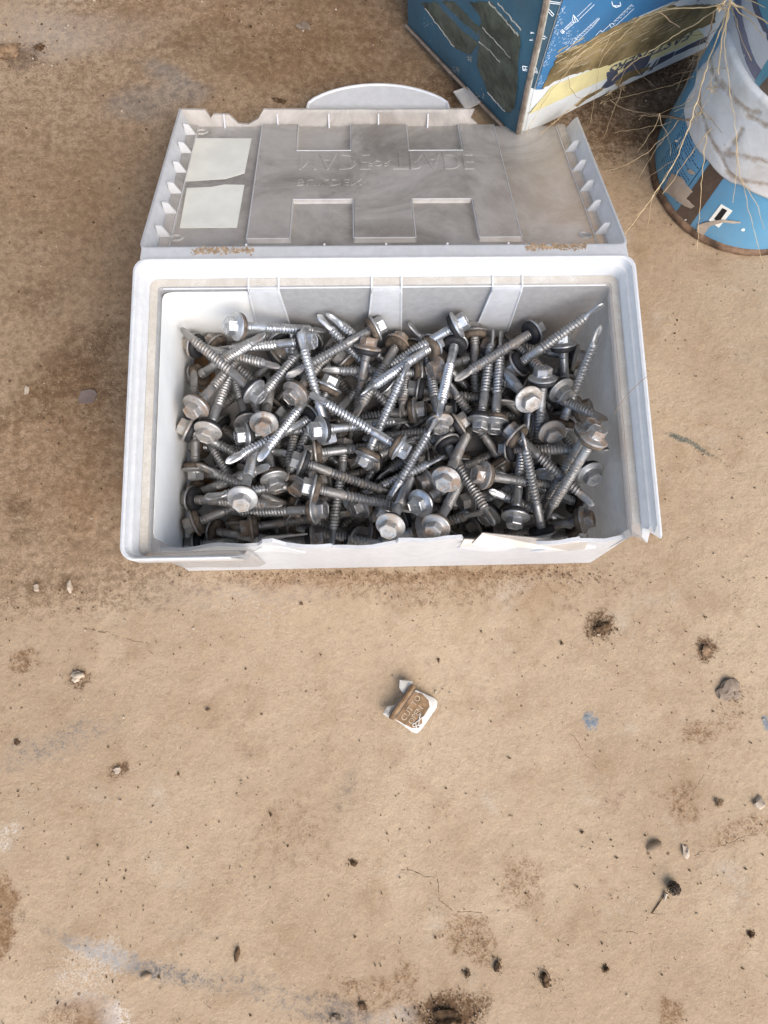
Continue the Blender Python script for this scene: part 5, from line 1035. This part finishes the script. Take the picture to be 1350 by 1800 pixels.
for i, (px, rx, ry, rz, mt, nm, lab) in enumerate(CL):
    c = at(px); mm = blobmesh(c, rx * (.72 if nm == 'dirt_clod' else 1), ry * (.72 if nm == 'dirt_clod' else 1), rz * .8, i, .42, 3 if rx > 2.5 else 2, random.uniform(-.5, .5)); rc = random.Random(i)
    if nm in ('dirt_clod', 'soil_flake'):
        for k in range(int(40 + 26 * rx)):
            d = Vector((rc.gauss(0, .55) * rx, rc.gauss(0, .55) * ry, 0)); q = math.hypot(d.x / rx, d.y / ry)
            crumb_into(mm, c + d + Vector((0, 0, max(.1, rz * (1.1 - q) * rc.uniform(.4, 1)))), rc.uniform(.12, .22 * min(rx, 4) ** .6 + .15), rc)
    o = mm.build(nm, mt, smooth=0 if nm in ('dirt_clod', 'soil_flake') else 40, local=Vector((c.x, c.y, 0)))
    tag(o, lab, {'dirt_clod': 'clod', 'wood_chip': 'chip', 'soil_flake': 'flake', 'seed_husk': 'husk', 'twig_piece': 'twig'}.get(nm, nm))
c = at((155, 695)); r_ = [at(p, 1.2) for p in ((137, 703), (142, 688), (158, 684), (167, 686), (171, 692), (163, 707), (148, 709), (140, 708))]
tag(MB().loops([[p - Vector((0, 0, .8)) for p in r_], [p + Vector((0, 0, .3 * math.sin(i))) for i, p in enumerate(r_)]]).build('soil_flake', simple('purple grey flake', (.17, .125, .105), .8, .15, 90, .2), smooth=0, bevel=.15, local=c), 'flat purple grey flake among the dark stains left of the box', 'flake')
def husk(px0, px1, wd, hgt, lab):            # curled half shell lying on its edge
    a, b = at(px0), at(px1); d = b - a; n_ = Vector((-d.y, d.x, 0)).normalized(); rings = []
    for k in range(9):
        u = k / 8; w_ = math.sin(math.pi * (.06 + .88 * u)); ring = [a + d * u + n_ * wd * w_ * (math.cos(q) - .2) + Vector((0, 0, .3 + hgt * w_ * math.sin(q))) for q in [j * math.pi * .75 / 6 for j in range(7)]]
        rings.append(ring + [p * 1.0 - n_ * .5 + Vector((0, 0, -.2)) for p in reversed(ring)])
    return tag(MB().loops(rings).build('seed_husk', M_straw2, smooth=50, local=a), lab, 'husk')
husk((1137, 1494), (1161, 1479), 3.2, 3.8, 'curled brown husk standing on its edge at the lower right')
husk((247, 1716), (266, 1712), 1.8, 2.0, 'small curled husk in the grey scuff at lower left')
c = at((1180, 1558)); m = MB(); random.seed(33)
ball = tag(empty('fibre_ball', c), 'dark tangled ball of fibres with a pale stalk at the lower right', 'fibre ball')
for k in range(70):
    d = Vector((random.gauss(0, 1), random.gauss(0, 1), random.gauss(0, 1))).normalized(); p = c + Vector((0, 0, 3.4)) + d * random.uniform(1.2, 3.6); t = d.cross(Vector((random.gauss(0, 1), random.gauss(0, 1), random.gauss(0, 1)))).normalized()
    pts = [p + t * (j - 2) * 1.3 - d * .22 * (j - 2) ** 2 for j in range(5)]; pts = [Vector((q.x, q.y, max(.2, q.z))) for q in pts]; m.tube(pts, .22, 4)
put(m.build('tangle', simple('dark fibre', (.085, .06, .04), .9, .4, 200, 0), smooth=60), ball)
put(MB().tube([at((1172, 1570), 1.5), at((1168, 1582), .8)], [1.0, .7], 6).build('stalk', M_pale), ball)
put(MB().tube([at((1168, 1574), .8), at((1158, 1588), .3), at((1146, 1606), .25)], .3, 5).build('stalk', M_dk), ball)
# loose crumbs nobody could count
def crumbs(name, mt, pts, lab):
    m = MB(); r = random.Random(len(pts)); tpl = [Vector(p) for p in ((1, 0, 0), (-.5, .87, 0), (-.5, -.87, 0), (0, 0, .9), (.3, -.2, -.8))]
    for c, s in pts:
        rot = Matrix.Rotation(r.uniform(0, 6.28), 3, 'Z') @ Matrix.Rotation(r.uniform(0, 1.2), 3, 'X'); k = Vector((r.uniform(.6, 1.5), r.uniform(.6, 1.2), r.uniform(.5, 1.1)))
        m.add([Vector(c) + Vector((0, 0, s * .35)) + rot @ Vector((q.x * k.x * s, q.y * k.y * s, q.z * k.z * s)) for q in tpl], [(0, 1, 3), (1, 2, 3), (2, 0, 3), (1, 0, 4), (2, 1, 4), (0, 2, 4)])
    return tag(m.build(name, mt, smooth=0), lab, None, None, 'stuff')
random.seed(40); dk = []; md = []
for k in range(3200):
    x = random.uniform(-10, 1360); y = random.uniform(-10, 1810); s = min(1.4, .18 + random.expovariate(1 / .2))
    (dk if random.random() < .72 else md).append((at((x, y)), s))
for cx, cy, sx, sy, n, mx in ((1062, 1105, 16, 12, 60, .8), (1245, 1145, 16, 14, 40, .5), (1295, 1225, 22, 20, 40, .5), (785, 1780, 40, 18, 130, .8), (965, 1728, 18, 12, 40, .5), (180, 640, 60, 50, 130, .6), (70, 710, 40, 30, 80, .6), (830, 1655, 35, 20, 60, .4), (60, 85, 40, 25, 60, 1.0), (1090, 185, 35, 14, 90, .8), (200, 850, 50, 50, 60, .5), (45, 1170, 18, 14, 25, .5), (135, 1195, 14, 12, 20, .5), (1000, 1010, 60, 14, 80, .6), (1180, 1000, 120, 90, 90, .5), (120, 1040, 30, 14, 30, .5), (460, 30, 50, 30, 60, .9)):
    for k in range(n):
        (dk if random.random() < .7 else md).append((at((random.gauss(cx, sx), random.gauss(cy, sy))), random.uniform(.12, mx)))
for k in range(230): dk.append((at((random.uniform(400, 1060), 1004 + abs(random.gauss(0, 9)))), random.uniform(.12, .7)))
crumbs('dirt_crumbs', M_dk, dk, 'scattered dark crumbs of soil on the concrete'); crumbs('sand_grains', M_pale, md, 'scattered pale grains on the concrete')
heap = []
for k in range(700):
    p = at((random.gauss(1178, 30), random.gauss(118, 16))); heap.append((p + Vector((0, 0, max(0, 6 - (p - at((1178, 118))).length * .3) * random.random())), random.uniform(.3, 1.3)))
crumbs('dirt_heap', M_md, heap, 'heap of loose brown soil between the carton and the tin')
